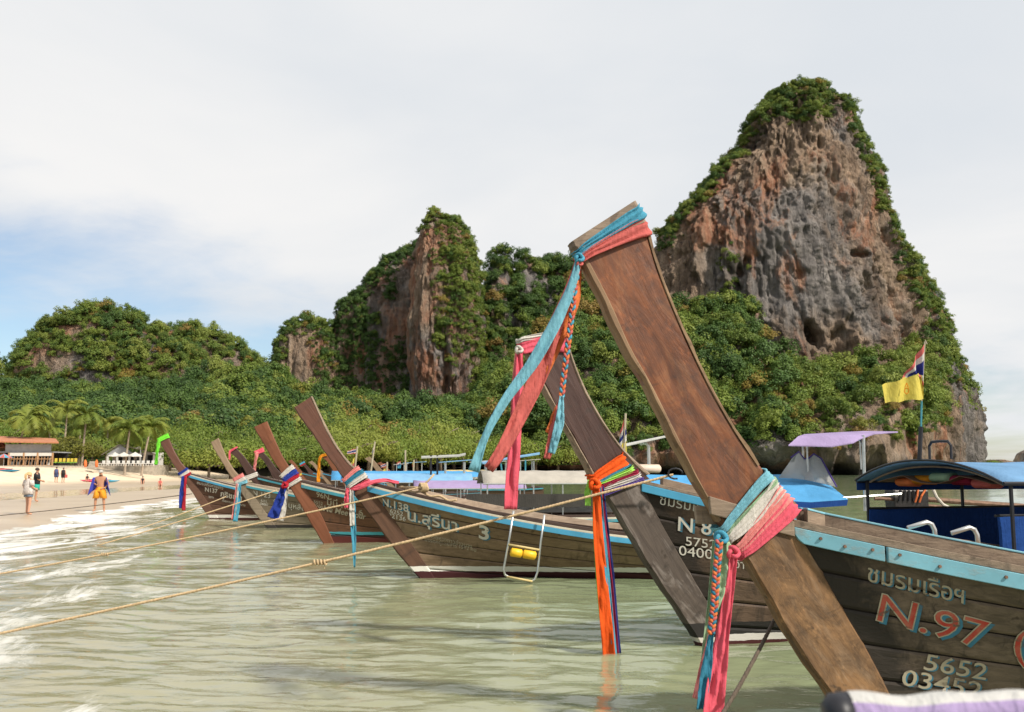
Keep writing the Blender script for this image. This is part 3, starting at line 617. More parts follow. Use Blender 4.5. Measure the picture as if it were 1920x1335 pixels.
class Boat:
    def __init__(s, label, wl, yaw, B=0.95, length=9.5, th=0.11, zmid=0.58, group='long-tail boats moored along the beach', D=None):
        o = G(wl[0], wl[1], 0.0) if D is None else P(wl[0], HOR + H * F / D * 0.99, D); o.z = 0
        s.o = o; s.yaw = math.radians(yaw); s.B, s.len, s.th, s.zmid = B, length, th, zmid
        s.root = empty('longtail_boat', o, s.yaw); tag(s.root, label, 'boat', group)
        s.ax = Vector((math.cos(s.yaw), math.sin(s.yaw), 0)); s.ay = Vector((-math.sin(s.yaw), math.cos(s.yaw), 0))
    def px(s, x, y, yl=0.0):
        """picture point -> local point on the lengthwise plane at local y = yl"""
        d = Vector(ray(x, y)); c = Vector((0, 0, H)) - s.o
        k = (yl - c.dot(s.ay)) / d.dot(s.ay); p = c + d * k
        return Vector((p.dot(s.ax), yl, p.z))
    def world(s, p): return s.o + s.ax * p[0] + s.ay * p[1] + Vector((0, 0, p[2]))
    def board(s, name, front, back, mat, th, n=26, parent=None):
        f = smooth_pts(resample([s.px(*p) for p in front], n)); b = smooth_pts(resample([s.px(*p) for p in back], n)); mb = MB(); rows = []; c = min(0.022, th * 0.3)
        for i in range(n):
            d = (b[i] - f[i]); w = d.length; d = d / w; h = th / 2 * (1.0 + 0.25 * i / n)
            Y = Vector((0, 1, 0)); e = 0.004 * math.sin(i * 1.7) + 0.005 * math.sin(i * 0.61 + w * 9)
            rows.append([f[i] + d * (c + e) - Y * h, f[i] + d * e - Y * (h - c), f[i] + d * e + Y * (h - c), f[i] + d * (c + e) + Y * h, b[i] - d * c + Y * h, b[i] + Y * (h - c), b[i] - Y * (h - c), b[i] - d * c - Y * h])
        mb.grid(rows, True); k = len(rows[0]); mb.f.append(tuple(range(k))); mb.f.append(tuple((n - 1) * k + j for j in reversed(range(k)))); mb.m += [0, 0]
        return mb.build(name, mat, parent or s.root)
    def prow(s, ufront, uback, lfront, lback, umat, lmat, cap=None):
        s.uf, s.ub = ufront, uback
        s.pb = s.board('prow_board', ufront, uback, umat, s.th)
        s.board('stem_post', lfront, lback, lmat, s.th * 1.25)
        s.bk = [(p.x, p.z) for p in (s.px(*q) for q in lback)]
        if cap:
            s.board('prow_cap', cap[0], cap[1], GREYW, s.th * 1.12, 6, s.pb)
    def hull_setup(s, gun, zb=-0.35, La=4.6):
        g = s.px(*gun); s.zg0, s.zb, s.La = g.z, zb, La; s.xg0 = polyz(s.bk, g.z)
    def S(s, side, u, v, inset=0.0):
        z0 = s.zb + (s.zg0 - s.zb) * v; x0 = polyz(s.bk, z0) - 0.03; ag = (s.len - s.xg0) * u
        x = x0 + (s.len - x0) * u
        zg = s.zmid + (s.zg0 - s.zmid) * max(0.0, 1 - ag / 5.4) ** 1.6 + 0.25 * max(0, (ag - 7) / 4) ** 2
        q = min(1.0, ag / s.La); b = s.B * (1 - (1 - q) ** 2.1) * (1 - 0.35 * max(0, (ag - 7) / 4) ** 2)
        p = 1.05 + (0.42 - 1.05) * min(1, ag / 4.5)
        y = s.th * 0.5 + b * max(v, 0.0) ** p - inset
        return Vector((x, side * max(y, 0.01), s.zb + (zg - s.zb) * v))
    def ugrid(s, n): return [(i / (n - 1)) ** 1.35 for i in range(n)]
    def hull(s, mat, nstr=7, detail=True, lining=True):
        us = s.ugrid(30 if detail else 18); vt = s.vt = 0.965
        if detail:
            rnd = random.Random(s.o.y)
            for side in (-1, 1):
                for k in range(nstr):
                    v0, v1 = vt * k / nstr, vt * (k + 1) / nstr; e = 0.0035; g = 0.011; pr = rnd.uniform(0, 0.006)
                    rows = []
                    for v, ins in ((v0 + e, 0.010), (v0 + e + g, 0.0 - pr), ((v0 + v1) / 2, -0.002 - pr), (v1 - e - g, 0.0 - pr), (v1 - e, 0.010)):
                        rows.append([s.S(side, u, v, ins) for u in us])
                    mb = MB(); mb.slab(rows, (0, -side * 0.03, 0)); mb.build('plank', mat, s.root, True if False else False)
            mb = MB()
            for side in (-1, 1): mb.grid([[s.S(side, u, v, 0.028) for u in us] for v in [vt * i / 8 for i in range(9)]])
            mb.build('hull_lining', LINING, s.root)
        else:
            mb = MB()
            for side in (-1, 1): mb.slab([[s.S(side, u, v) for u in us] for v in [i / 7 for i in range(8)]], (0, -side * 0.03, 0))
            mb.build('hull', mat, s.root)
        mb = MB(); e = [s.S(-1, 1, v) for v in (0, .3, .6, 1)]; f = [s.S(1, 1, v) for v in (0, .3, .6, 1)]; mb.slab([e, f], (0.04, 0, 0)); mb.build('transom', mat, s.root)
        mb = MB(); mb.slab([[s.S(sd, u, 0.45, 0.04) for u in us] for sd in (-1, 1)], (0, 0, -0.03)); mb.build('floor_board', GREYW, s.root)
    def rail(s, name, mat, dz0, dz1, out0, out1, u0=0.0, u1=1.0, n=40, sides=(-1, 1), v=1.0, taper=False):
        """a moulding along the sheer: from dz0 to dz1 above it and from out0 to out1 outside it"""
        for sd in sides:
            mb = MB(); rows = []
            for i in range(n):
                u = (u0 + (u1 - u0) * i / (n - 1)) ; u = u ** 1.2; p = s.S(sd, u, v); o = Vector((0, sd, 0)); z = Vector((0, 0, 1))
                k = min(1, 0.45 + i / 3.0) if taper else 1.0
                rows.append([p + o * out0 + z * dz1, p + o * out1 + z * dz1, p + o * out1 + z * (dz1 + (dz0 - dz1) * k), p + o * out0 + z * (dz1 + (dz0 - dz1) * k)])
            mb.grid(rows, True); mb.f += [(0, 1, 2, 3), tuple((n - 1) * 4 + j for j in (3, 2, 1, 0))]; mb.m += [0, 0]
            r_ = mb.build(name, mat, s.root, bevel=0.004)
            if name == 'rub_rail': s.rails = getattr(s, 'rails', []) + [r_]
    def foredeck(s, mat, a1=2.0, n=9, dz=-0.03):
        L = s.len - s.xg0; u1 = a1 / L
        for k in range(n):
            ua, ub = u1 * (k + 0.03) / n, u1 * (k + 0.97) / n
            mb = MB(); mb.slab([[s.S(-1, u, 1, 0.03) + Vector((0, 0, dz)), s.S(1, u, 1, 0.03) + Vector((0, 0, dz))] for u in (ua, ub)], (0, 0, -0.025)); mb.build('deck_plank', mat, s.root)
    def benches(s, mat, aa, dz=-0.16, w=0.26):
        L = s.len - s.xg0
        for a in aa:
            p, q = s.S(-1, a / L, 0.9, 0.05), s.S(1, a / L, 0.9, 0.05); mb = MB(); mb.box(((p.x + q.x) / 2, 0, p.z + dz * 0.2), (w, q.y - p.y, 0.03)); mb.build('bench', mat, s.root)
        mb_us = [a / L for a in np.arange(2.2, L - 0.6, 0.55)]
        for u in mb_us:
            for sd in (1,):
                mb = MB(); mb.tube([s.S(sd, u, v, 0.055) for v in (0.5, 0.7, 0.85, 0.97)], 0.022, 5); mb.build('rib', GREYW, s.root)
    def bvh(s):
        from mathutils.bvhtree import BVHTree
        us = s.ugrid(60); rows = [[s.world(s.S(-1, u, v, -0.004)) for u in us] for v in [i / 30 for i in range(31)]]
        vs = [p for r in rows for p in r]; nc = len(us)
        return BVHTree.FromPolygons(vs, [(i * nc + j, i * nc + j + 1, (i + 1) * nc + j + 1, (i + 1) * nc + j) for i in range(30) for j in range(nc - 1)])
    def lettering(s, body, x, y, size, mat, slope=0.0, lift=0.006, bold=0.0, wide=1.0, shear=0.0, curve=0.0, up=0.0, name='lettering'):
        """painted letters laid onto the near side of the hull; x, y, size measured in the picture"""
        if not hasattr(s, '_bvh'): s._bvh = s.bvh()
        cu = bpy.data.curves.new('letters', 'FONT'); cu.body = body; cu.offset = bold; cu.resolution_u = 3
        ob = bpy.data.objects.new('letters', cu); COL.objects.link(ob); dg = bpy.context.evaluated_depsgraph_get(); me = bpy.data.meshes.new_from_object(ob.evaluated_get(dg)); bpy.data.objects.remove(ob)
        bm = bmesh.new(); bm.from_mesh(me); bmesh.ops.triangulate(bm, faces=bm.faces)
        c = Vector((0, 0, H)); inv = s.root.matrix_basis.inverted() if False else (Matrix.Translation(s.o) @ Matrix.Rotation(s.yaw, 4, 'Z')).inverted()
        bad = []
        for v in bm.verts:
            tx, ty = v.co.x * size * wide + v.co.y * size * shear, v.co.y * size + up
            qx, qy = x + tx, y + tx * slope + curve * tx * tx - ty
            d = Vector(ray(qx, qy)).normalized(); h = s._bvh.ray_cast(c, d)
            if h[0] is None: bad.append(v); continue
            nrm = h[1] if h[1].dot(d) < 0 else -h[1]
            v.co = inv @ (h[0] + nrm * lift)
        if bad: bmesh.ops.delete(bm, geom=bad, context='VERTS')
        bm.to_mesh(me); bm.free(); me.name = name
        return link(name, me, mat, s.root)

def canopy(b, x0, x1, ze, zr, hw, mat, posts, name='canopy', post_mat=STEEL, zfoot=0.7, yc=0.0, sag=0.02, rad=0.016, n=14, thick=0.012):
    """arched cloth roof over a boat, local coordinates, on thin posts"""
    root = b.root if isinstance(b, Boat) else b
    rows = []
    for i in range(n):
        x = x0 + (x1 - x0) * i / (n - 1)
        rows.append([Vector((x, yc + hw * t, ze + (zr - ze) * (1 - abs(t) ** 2.2) - sag * abs(math.sin(i * 1.3)) * (1 - t * t))) for t in [k / 6 - 1 for k in range(13)]])
    mb = MB(); mb.slab(rows, (0, 0, -thick)); c = mb.build(name, mat, root, True)
    mb = MB()
    for sd in (-1, 1): mb.tube([(x0, yc + hw * sd, ze - 0.012), (x1, yc + hw * sd, ze - 0.012)], rad, 6)
    mb.build('canopy_rail', post_mat, c)
    for x in posts:
        for sd in (-1, 1):
            mb = MB(); mb.tube([(x, yc + hw * 0.97 * sd, zfoot), (x, yc + hw * 0.97 * sd, ze)], rad, 6); mb.build('canopy_post', post_mat, c)
    return c

W_A = m_wood('hull_wood_a', (0.062, 0.045, 0.032), (0.20, 0.148, 0.105), stain=0.85, paint=[(0.10, (0.02, 0.018, 0.016)), (0.30, (0.05, 0.04, 0.03))])
W_AS = m_wood('stem_wood_a', (0.13, 0.066, 0.030), (0.33, 0.185, 0.085), grain=(1.0, 6, 6), rot=-0.95, stain=0.8, mottle=(0.055, 0.034, 0.020), worn=(0.29, 0.19, 0.115))
W_AP = m_wood('prow_wood_a', (0.085, 0.027, 0.010), (0.29, 0.092, 0.027), grain=(0.9, 3.5, 3.5), rot=-1.05, stain=0.5, rough=0.45, worn=(0.30, 0.13, 0.055), gloss=0.5, mottle=(0.055, 0.024, 0.016))
W_B = m_wood('hull_wood_b', (0.068, 0.042, 0.028), (0.17, 0.112, 0.076), stain=0.6, paint=[(0.055, (0.055, 0.012, 0.012)), (0.12, (0.55, 0.52, 0.48)), (0.24, (0.02, 0.018, 0.016))])
W_BS = m_wood('stem_wood_b', (0.035, 0.026, 0.022), (0.105, 0.082, 0.066), grain=(1.0, 9, 9), rot=-0.98, stain=0.7, worn=(0.22, 0.19, 0.17), paint=[(0.055, (0.055, 0.012, 0.012)), (0.10, (0.5, 0.46, 0.4)), (0.24, (0.02, 0.018, 0.016))])
W_BP = m_wood('prow_wood_b', (0.028, 0.012, 0.009), (0.072, 0.030, 0.020), grain=(0.8, 7, 7), rot=-1.05, stain=0.4, rough=0.42, gloss=0.5)
W_C = m_wood('hull_wood_c', (0.125, 0.080, 0.046), (0.285, 0.195, 0.120), stain=0.5, paint=[(0.135, (0.048, 0.010, 0.012)), (0.215, (0.62, 0.60, 0.54))])
W_CS = m_wood('stem_wood_c', (0.070, 0.034, 0.020), (0.145, 0.076, 0.046), grain=(1.0, 9, 9), rot=-0.9, stain=0.4, paint=[(0.135, (0.048, 0.010, 0.012)), (0.215, (0.62, 0.60, 0.54))])
W_CP = m_wood('prow_wood_c', (0.085, 0.032, 0.019), (0.145, 0.058, 0.034), grain=(0.8, 7, 7), rot=-0.95, stain=0.25, rough=0.45, gloss=0.5)
W_D = m_wood('hull_wood_d', (0.075, 0.034, 0.018), (0.165, 0.078, 0.040), stain=0.5, paint=[(0.17, (0.085, 0.018, 0.014)), (0.21, (0.02, 0.02, 0.02)), (0.28, (0.05, 0.26, 0.30))])
W_DP = m_wood('prow_wood_d', (0.135, 0.047, 0.022), (0.215, 0.080, 0.040), grain=(0.8, 7, 7), rot=-0.95, stain=0.2, rough=0.45)
W_E = m_wood('hull_wood_e', (0.135, 0.105, 0.070), (0.255, 0.205, 0.145), stain=0.55, paint=[(0.10, (0.025, 0.022, 0.02))])
W_EP = m_wood('prow_wood_e', (0.150, 0.100, 0.062), (0.290, 0.205, 0.135), grain=(0.8, 7, 7), rot=-0.95, stain=0.3)
W_F = m_wood('hull_wood_f', (0.072, 0.035, 0.022), (0.14, 0.072, 0.047), stain=0.4, paint=[(0.10, (0.05, 0.012, 0.012)), (0.20, (0.55, 0.52, 0.47))])
W_FAR = m_wood('hull_wood_far', (0.07, 0.04, 0.028), (0.15, 0.09, 0.06), stain=0.4)
def m_ink(name, c, wood=(0.10, 0.072, 0.05), wear=0.5):
    m, nt, b = mat_new(name); tc = nn(nt, 'ShaderNodeTexCoord'); v = tc.outputs['Object']
    f = noise_fac(nt, v, 9.0, 7, 0.75, 0.66 - wear * 0.2, 0.72 - wear * 0.1, (0.7, 1, 1.6)); g = noise_fac(nt, v, 4.0, 4, 0.6, 0.3, 0.75)
    nt.links.new(mixc(nt, f, mixc(nt, g, [x * 0.75 for x in c], c), wood), b.inputs['Base Color']); b.inputs['Roughness'].default_value = 0.85; b.inputs['Specular IOR Level'].default_value = 0.2; return m
INK = m_ink('cream_lettering', (0.46, 0.40, 0.29), wear=0.7); INK_W = m_ink('white_lettering', (0.70, 0.66, 0.58), wear=0.35); INK_B = m_ink('blue_lettering', (0.06, 0.21, 0.31), wear=0.7)
def m_red_letters():
    m, nt, b = mat_new('red_lettering'); tc = nn(nt, 'ShaderNodeTexCoord'); f = noise_fac(nt, tc.outputs['Object'], 5.0, 6, 0.7, 0.40, 0.66, (1.5, 1, 1.2))
    w = noise_fac(nt, tc.outputs['Object'], 9.0, 7, 0.75, 0.56, 0.64, (0.7, 1, 1.6)); nt.links.new(mixc(nt, w, mixc(nt, f, (0.40, 0.038, 0.022), (0.42, 0.13, 0.085)), (0.12, 0.08, 0.055)), b.inputs['Base Color']); b.inputs['Roughness'].default_value = 0.8; return m
INK_R = m_red_letters()
GRP = 'long-tail boats moored along the beach'

# ---- A: nearest boat
A = Boat('nearest long-tail boat, rust-brown prow, red N.97 on weathered dark hull', (1600, 1378), 6, B=1.0, th=0.12, zmid=0.60)
A.prow([(1074, 470), (1094, 505), (1134, 580), (1168, 660), (1207, 722), (1243, 794), (1264, 832), (1282, 870), (1306, 915), (1350, 985)], [(1206, 416), (1228, 500), (1252, 562), (1285, 640), (1325, 724), (1370, 804), (1422, 880), (1490, 946)],
       [(1330, 950), (1350, 982), (1386, 1040), (1428, 1110), (1467, 1178), (1505, 1238), (1555, 1311), (1600, 1374), (1664, 1480)], [(1462, 930), (1495, 1000), (1540, 1076), (1582, 1154), (1625, 1226), (1660, 1298), (1705, 1380), (1770, 1500)], W_AP, W_AS,
       cap=([(1067, 458), (1074, 474)], [(1189, 379), (1208, 420)]))
W_A = m_wood('hull_wood_a_tarred', (0.062, 0.045, 0.032), (0.20, 0.148, 0.105), stain=0.85, paint=[(0.10, (0.02, 0.018, 0.016)), (0.30, (0.05, 0.04, 0.03))], grime=(polyz(A.bk, 0.0), polyz(A.bk, 1.0) - polyz(A.bk, 0.0), 0.30))
W_EDGE = m_wood('worn_edge_wood', (0.15, 0.085, 0.045), (0.36, 0.24, 0.14), grain=(0.9, 6, 6), rot=-1.05, stain=0.4)
A.board('prow_edge', [(1072, 471), (1092, 506), (1132, 581), (1166, 661), (1205, 723), (1241, 795), (1262, 833), (1280, 871), (1304, 916), (1342, 978)], [(1092, 470), (1110, 500), (1148, 574), (1181, 653), (1219, 716), (1254, 788), (1274, 826), (1291, 864), (1314, 909), (1348, 970)], W_EDGE, 0.132, 26, A.pb)
A.board('prow_edge', [(1202, 422), (1224, 502), (1248, 564), (1281, 642), (1321, 726), (1366, 806), (1412, 874)], [(1209, 419), (1231, 499), (1255, 561), (1288, 639), (1328, 723), (1373, 803), (1418, 871)], W_EDGE, 0.132, 26, A.pb)
A.hull_setup((1470, 985)); A.hull(W_A, 7)
A.rail('deck_edge', GREYW, -0.005, 0.045, -0.10, 0.015, 0.0, 1.0)
A.rail('wash_board', GREYW, 0.046, 0.125, -0.20, -0.13, 0.02, 1.0); A.rail('wash_board_edge', PALE_P, 0.126, 0.140, -0.205, -0.125, 0.02, 1.0)
for (a, b) in ((0.0, 0.085), (0.0875, 0.30), (0.3025, 0.62), (0.6225, 1.0)): A.rail('rub_rail', PALE_P, -0.105, -0.007, 0.0, 0.035, a, b, 14, taper=(a == 0.0))
for u in (0.03, 0.052, 0.075, 0.096, 0.125, 0.17, 0.215, 0.26):
    p = A.S(-1, u ** 1.2, 1.0); mb = MB(); q = p + Vector((0, -0.034, -0.05 + 0.012 * math.sin(u * 90))); mb.tube([q, q + Vector((0, -0.012, 0))], 0.011, 6); mb.build('bolt', RUST, A.rails[0])
A.foredeck(GREYW, 2.4, 9, 0.0); A.benches(GREYW, (3.4, 4.6, 5.8))
mb = MB(); p = A.px(1330, 930, -0.10); q = A.px(1490, 978, -0.10); mb.slab([[p, q], [p + Vector((0.01, 0, -0.12)), q + Vector((0, 0, -0.10))]], (0, 0.05, 0)); mb.build('cheek_board', GREYW, A.root, bevel=0.006)
mb = MB(); p = A.px(1300, 948, 0.10); q = A.px(1480, 960, 0.10); mb.slab([[p, q], [p + Vector((0.01, 0, -0.12)), q + Vector((0, 0, -0.10))]], (0, -0.05, 0)); mb.build('cheek_board', GREYW, A.root, bevel=0.006)
for (dx, dy, mt, bo, li) in ((7, 5, INK_B, 0.018, 0.005), (0, 0, INK, 0.022, 0.0065), (0, 0, INK_R, -0.004, 0.008)):
    A.lettering('N.97', 1636 + dx, 1160 + dy, 76, mt, 0.265, li, bo, 1.38, 0.22); A.lettering('(', 1897 + dx, 1228 + dy, 72, mt, 0.25, li, bo + 0.01, 1.2)
for (dx, dy, mt, li) in ((3, 2, INK_B, 0.005), (0, 0, INK, 0.0065)):
    A.lettering('ชมรมเรือฯ', 1624 + dx, 1088 + dy, 46, mt, 0.235, li, 0.004, 0.98, 0.05); A.lettering('5652', 1728 + dx, 1254 + dy, 44, mt, 0.17, li, 0.004, 1.38, 0.2); A.lettering('03452', 1687 + dx, 1283 + dy, 44, mt, 0.17, li, 0.004, 1.38, 0.2)

for (xa, xb) in ((1702, 1752), (1784, 1832)):
    mb = MB(); yl = 0.35; mb.tube([A.px(xa, 990 + (xa - 1702) * .12, yl), A.px(xb - 14, 979 + (xa - 1702) * .12, yl), A.px(xb - 5, 983 + (xa - 1702) * .12, yl), A.px(xb, 993 + (xa - 1702) * .12, yl), A.px(xb + 3, 1016 + (xa - 1702) * .12, yl)], 0.017, 8); mb.build('grab_hoop', STEEL, A.root, True)

# ---- B: second boat, pink cloth on its prow
Bb = Boat('dark-prowed long-tail boat lettered N 85 with a pink cloth on its prow', (1308, 1212), 17, B=0.95, length=8.5, th=0.10, zmid=0.72)
Bb.prow([(975, 640), (1000, 690), (1030, 748), (1060, 803), (1090, 856), (1125, 915)], [(1056, 632), (1078, 700), (1102, 752), (1135, 808), (1165, 848), (1215, 898)],
        [(1108, 885), (1150, 958), (1195, 1034), (1240, 1104), (1280, 1164), (1310, 1214), (1350, 1275)], [(1195, 888), (1225, 958), (1265, 1030), (1305, 1098), (1335, 1150), (1362, 1212), (1395, 1275)], W_BP, W_BS)
mb = MB()
Bb.board('prow_edge', [(971, 638), (1000, 698), (1030, 756), (1060, 811), (1090, 864), (1121, 921)], [(978, 640), (1007, 697), (1037, 754), (1067, 808), (1097, 861), (1130, 917)], GREYW, 0.115, 20, Bb.pb)
Bb.board('prow_edge', [(1053, 634), (1074, 701), (1098, 753), (1131, 809), (1161, 849), (1205, 892)], [(1059, 631), (1081, 699), (1105, 750), (1138, 806), (1168, 846), (1215, 888)], GREYW, 0.115, 20, Bb.pb)
W_B = m_wood('hull_wood_b_tarred', (0.068, 0.042, 0.028), (0.17, 0.112, 0.076), stain=0.6, paint=[(0.055, (0.055, 0.012, 0.012)), (0.12, (0.55, 0.52, 0.48)), (0.24, (0.02, 0.018, 0.016))], grime=(polyz(Bb.bk, 0.0), polyz(Bb.bk, 1.0) - polyz(Bb.bk, 0.0), 0.22))
Bb.hull_setup((1200, 905)); Bb.hull(W_B, 7)
Bb.rail('deck_edge', GREYW, -0.005, 0.03, -0.12, 0.012); Bb.rail('rub_rail', BLUE_P, -0.085, -0.007, 0.0, 0.03); Bb.rail('wash_board', GREYW, 0.031, 0.11, -0.16, -0.12, 0.05, 1)
Bb.foredeck(GREYW, 2.0, 7, 0.02); Bb.benches(GREYW, (3.2, 4.4))
for (dx, dy, mt, bo, li) in ((4, 2, INK_B, 0.01, 0.005), (0, 0, INK_W, 0.006, 0.0065)):
    Bb.lettering('N 85', 1268 + dx, 994 + dy, 38, mt, 0.14, li, bo, 1.12, 0.05)
Bb.lettering('ชมรมเรือฯ', 1235, 945, 27, INK_W, 0.20, 0.006, 0.0, 1.0, 0.1); Bb.lettering('5752', 1284, 1022, 24, INK_W, 0.12, 0.006, 0.0, 1.25); Bb.lettering('04003', 1272, 1040, 26, INK_W, 0.13, 0.006, 0.0, 1.25); Bb.lettering('จำนวน 15', 1376, 1064, 22, INK_W, 0.13, 0.006)
# its arched blue canopy with life jackets slung under it
cb = Bb.root; x0 = Bb.px(1728, 860).x
HB = 1.16
canopy(Bb, x0, x0 + 3.6, 1.62, 1.84, HB, m_cloth('faded_blue_tarp', (0.17, 0.33, 0.54), 0.12), (x0 + 0.12, x0 + 1.5, x0 + 3.3), post_mat=BLACK, zfoot=0.95, rad=0.022, thick=0.02)
mb = MB(); arch = [Vector((x0 - 0.02, t * HB, 1.62 + 0.23 * (1 - abs(t) ** 2.2))) for t in [k / 10 - 1 for k in range(21)]]; mb.tube(arch, 0.013, 6); mb.build('canopy_arch', BLACK, cb); mb = MB(); mb.tube([p + Vector((0.12, 0, -0.07)) for p in arch[1:-1]], 0.012, 6); mb.build('canopy_arch', GREYW, cb)
for sd in (-1, 1):
    if sd > 0: mb = MB(); mb.slab([[Vector((x0 + k * 0.4, sd * HB, 1.615)) for k in range(10)], [Vector((x0 + k * 0.4, sd * (HB + 0.012 * math.sin(k * 2)), 1.50)) for k in range(10)]], (0, 0.008 * sd, 0)); mb.build('canopy_valance', TARP_N, cb)
    rows = [[Vector((x0 + 0.05 + k * 0.3, sd * (1.0 + 0.015 * math.sin(k * 1.7 + j)), z)) for k in range(13)] for j, z in enumerate((1.28, 1.12, 0.98, 0.80))]
    mb = MB(); mb.slab(rows, (0, 0.01 * sd, 0)); mb.build('side_curtain', TARP_N, cb)
    mb = MB(); mb.tube([Vector((x0 + 0.02, sd * 1.005, 1.29)), Vector((x0 + 3.65, sd * 1.005, 1.29))], 0.014, 6); mb.build('curtain_rail', BLACK, cb)
rows = [[Vector((x0 + 0.1 + i * 0.35, t * 0.9, 1.60 + 0.10 * (1 - t * t) - 0.11 * (1 - (2 * abs(t) - 0.0) ** 2 if abs(t) < .5 else 0))) for t in [k / 6 - 1 for k in range(13)]] for i in range(8)]
mb = MB(); mb.slab(rows, (0, 0, 0.006)); mb.build('luggage_net', plain('brown_net', (0.16, 0.09, 0.05), 0.9), cb)
mb = MB()
for sx in (-0.17, 0.17): mb.tube([(x0 + 0.25, sx, 1.86), (x0 + 0.25, sx, 2.01), (x0 + 0.25, sx * 0.75, 2.055), (x0 + 0.25, 0, 2.06)], 0.016, 6)
mb.build('canopy_hoop', BLACK, cb)
for k, (yy, cc) in enumerate(((-0.62, 'coral'), (-0.3, 'maroon'), (0.02, 'green'), (0.32, 'amber'), (0.6, 'orange'))):
    mb = MB(); x = x0 + 0.30; rows = []
    for i in range(7):
        t = i / 6; w = 0.13 * (0.75 + 0.25 * math.sin(t * math.pi)); rows.append([Vector((x + 0.10 * math.cos(a) * (0.8 if i in (0, 6) else 1) , yy + (t - .5) * 0.30, 1.66 - 0.09 * abs(yy) + 0.055 * math.sin(a))) for a in [j * math.pi / 5 for j in range(10)]])
    mb.grid(rows, True); mb.f += [tuple(range(10)), tuple(60 + j for j in reversed(range(10)))]; mb.m += [0, 0]
    jk = mb.build('life_jacket', CL[cc], None, True); jk.location = Bb.o; jk.rotation_euler = (0, 0, Bb.yaw)
    tag(jk, ('coral', 'dark red', 'green', 'amber', 'orange')[k] + ' life jacket slung under the arched blue canopy', 'life jacket', 'life jackets under the arched canopy')

# ---- C: third boat, N.138
C = Boat('long-tail boat lettered N.138 with tall plain brown prow and yellow-stepped ladder', (790, 1086), 7, B=0.95, th=0.09, zmid=0.62, length=9.2)
C.prow([(551, 765), (574, 798), (598, 832), (622, 866), (650, 906)], [(584, 744), (605, 790), (622, 824), (640, 853), (660, 876), (695, 906)],
       [(640, 893), (666, 930), (710, 989), (757, 1052), (790, 1088), (830, 1145)], [(672, 880), (705, 925), (748, 985), (788, 1040), (818, 1086), (860, 1150)], W_CP, W_CS)
C.board('prow_edge', [(581, 745), (602, 791), (619, 825), (637, 854), (657, 877), (685, 901)], [(586, 743), (607, 789), (624, 822), (642, 851), (662, 874), (692, 898)], GREYW, 0.10, 20, C.pb)
C.hull_setup((690, 908)); C.hull(W_C, 7)
C.rail('rub_rail', BLUE_P, -0.115, -0.035, 0.0, 0.028); C.rail('trim_strip', CREAM, -0.034, 0.0, 0.0, 0.022); C.rail('cap_rail', DARKW, 0.001, 0.055, -0.07, 0.016); C.foredeck(DECK, 2.1, 8, 0.03); C.benches(DECK, (3.0, 4.1, 5.2)); C.rail('inner_board', DECK, 0.03, 0.13, -0.20, -0.16, 0.1, 1, sides=(1,))
for (dx, dy, mt, bo, li) in ((3, 2, INK_B, 0.012, 0.005), (0, 0, INK_W, 0.012, 0.0065)):
    C.lettering('N.138', 714 + dx, 946 + dy, 20, mt, 0.27, li, bo, 1.05); C.lettering('น.สุรีนา', 762 + dx, 974 + dy, 30, mt, 0.235, li, bo, 1.12); C.lettering('3', 896 + dx, 1008 + dy, 36, mt, 0.22, li, bo + 0.01, 1.3)
C.lettering('6252', 731, 961, 11, INK_W, 0.25, 0.006, 0.004, 1.15); C.lettering('02136', 727, 969, 12, INK_W, 0.25, 0.006, 0.004, 1.15)
C.lettering('ชมรมเรือหางยาวอ่าวนาง', 784, 1002, 10.5, INK, 0.26, 0.006); C.lettering('บรรทุกผู้โดยสาร 15+2 คน', 796, 1014, 9.5, INK, 0.21, 0.006)
# boarding ladder hooked on the rail
def ladder():
    hb = C.S(-1, 0.30, 0.99).y - 0.10
    f = lambda x, y: C.world(C.px(x, y, hb))
    t = empty('boarding_ladder', f(1000, 1085)); tag(t, 'steel boarding ladder with yellow step hung on the N.138 boat', 'ladder'); o = Vector(t.location)
    def part(nm, m, fn): mb = MB(); fn(mb); mb.v = [tuple(Vector(v) - o) for v in mb.v]; return mb.build(nm, m, t, True)
    part('ladder_frame', STEEL, lambda mb: mb.tube([f(963, 958), f(955, 1010), f(944, 1068), f(947, 1078), f(956, 1083), f(996, 1090), f(1003, 1086), f(1008, 1072), f(1014, 1015), f(1021, 965)], 0.017, 8))
    part('step', plain('pale_yellow_bar', (0.58, 0.45, 0.20), 0.6), lambda mb: mb.beam(f(953, 1021), f(1011, 1031), 0.05, 0.03))
    for (a, b) in ((957, 979), (980, 1005)):
        part('float', plain('yellow_float', (0.78, 0.46, 0.02), 0.45, var=0.1), lambda mb: mb.tube([f(a, 1034.5 + (a - 957) * .15), f(a + 2, 1035 + (a - 957) * .15), f(b - 2, 1038 + (b - 979) * .15), f(b, 1038.5 + (b - 979) * .15)], [0.04, 0.068, 0.068, 0.04], 12))
    part('step', plain('pale_yellow_bar', (0.58, 0.45, 0.20), 0.6), lambda mb: mb.beam(f(950, 1081), f(998, 1090), 0.045, 0.028))
ladder()
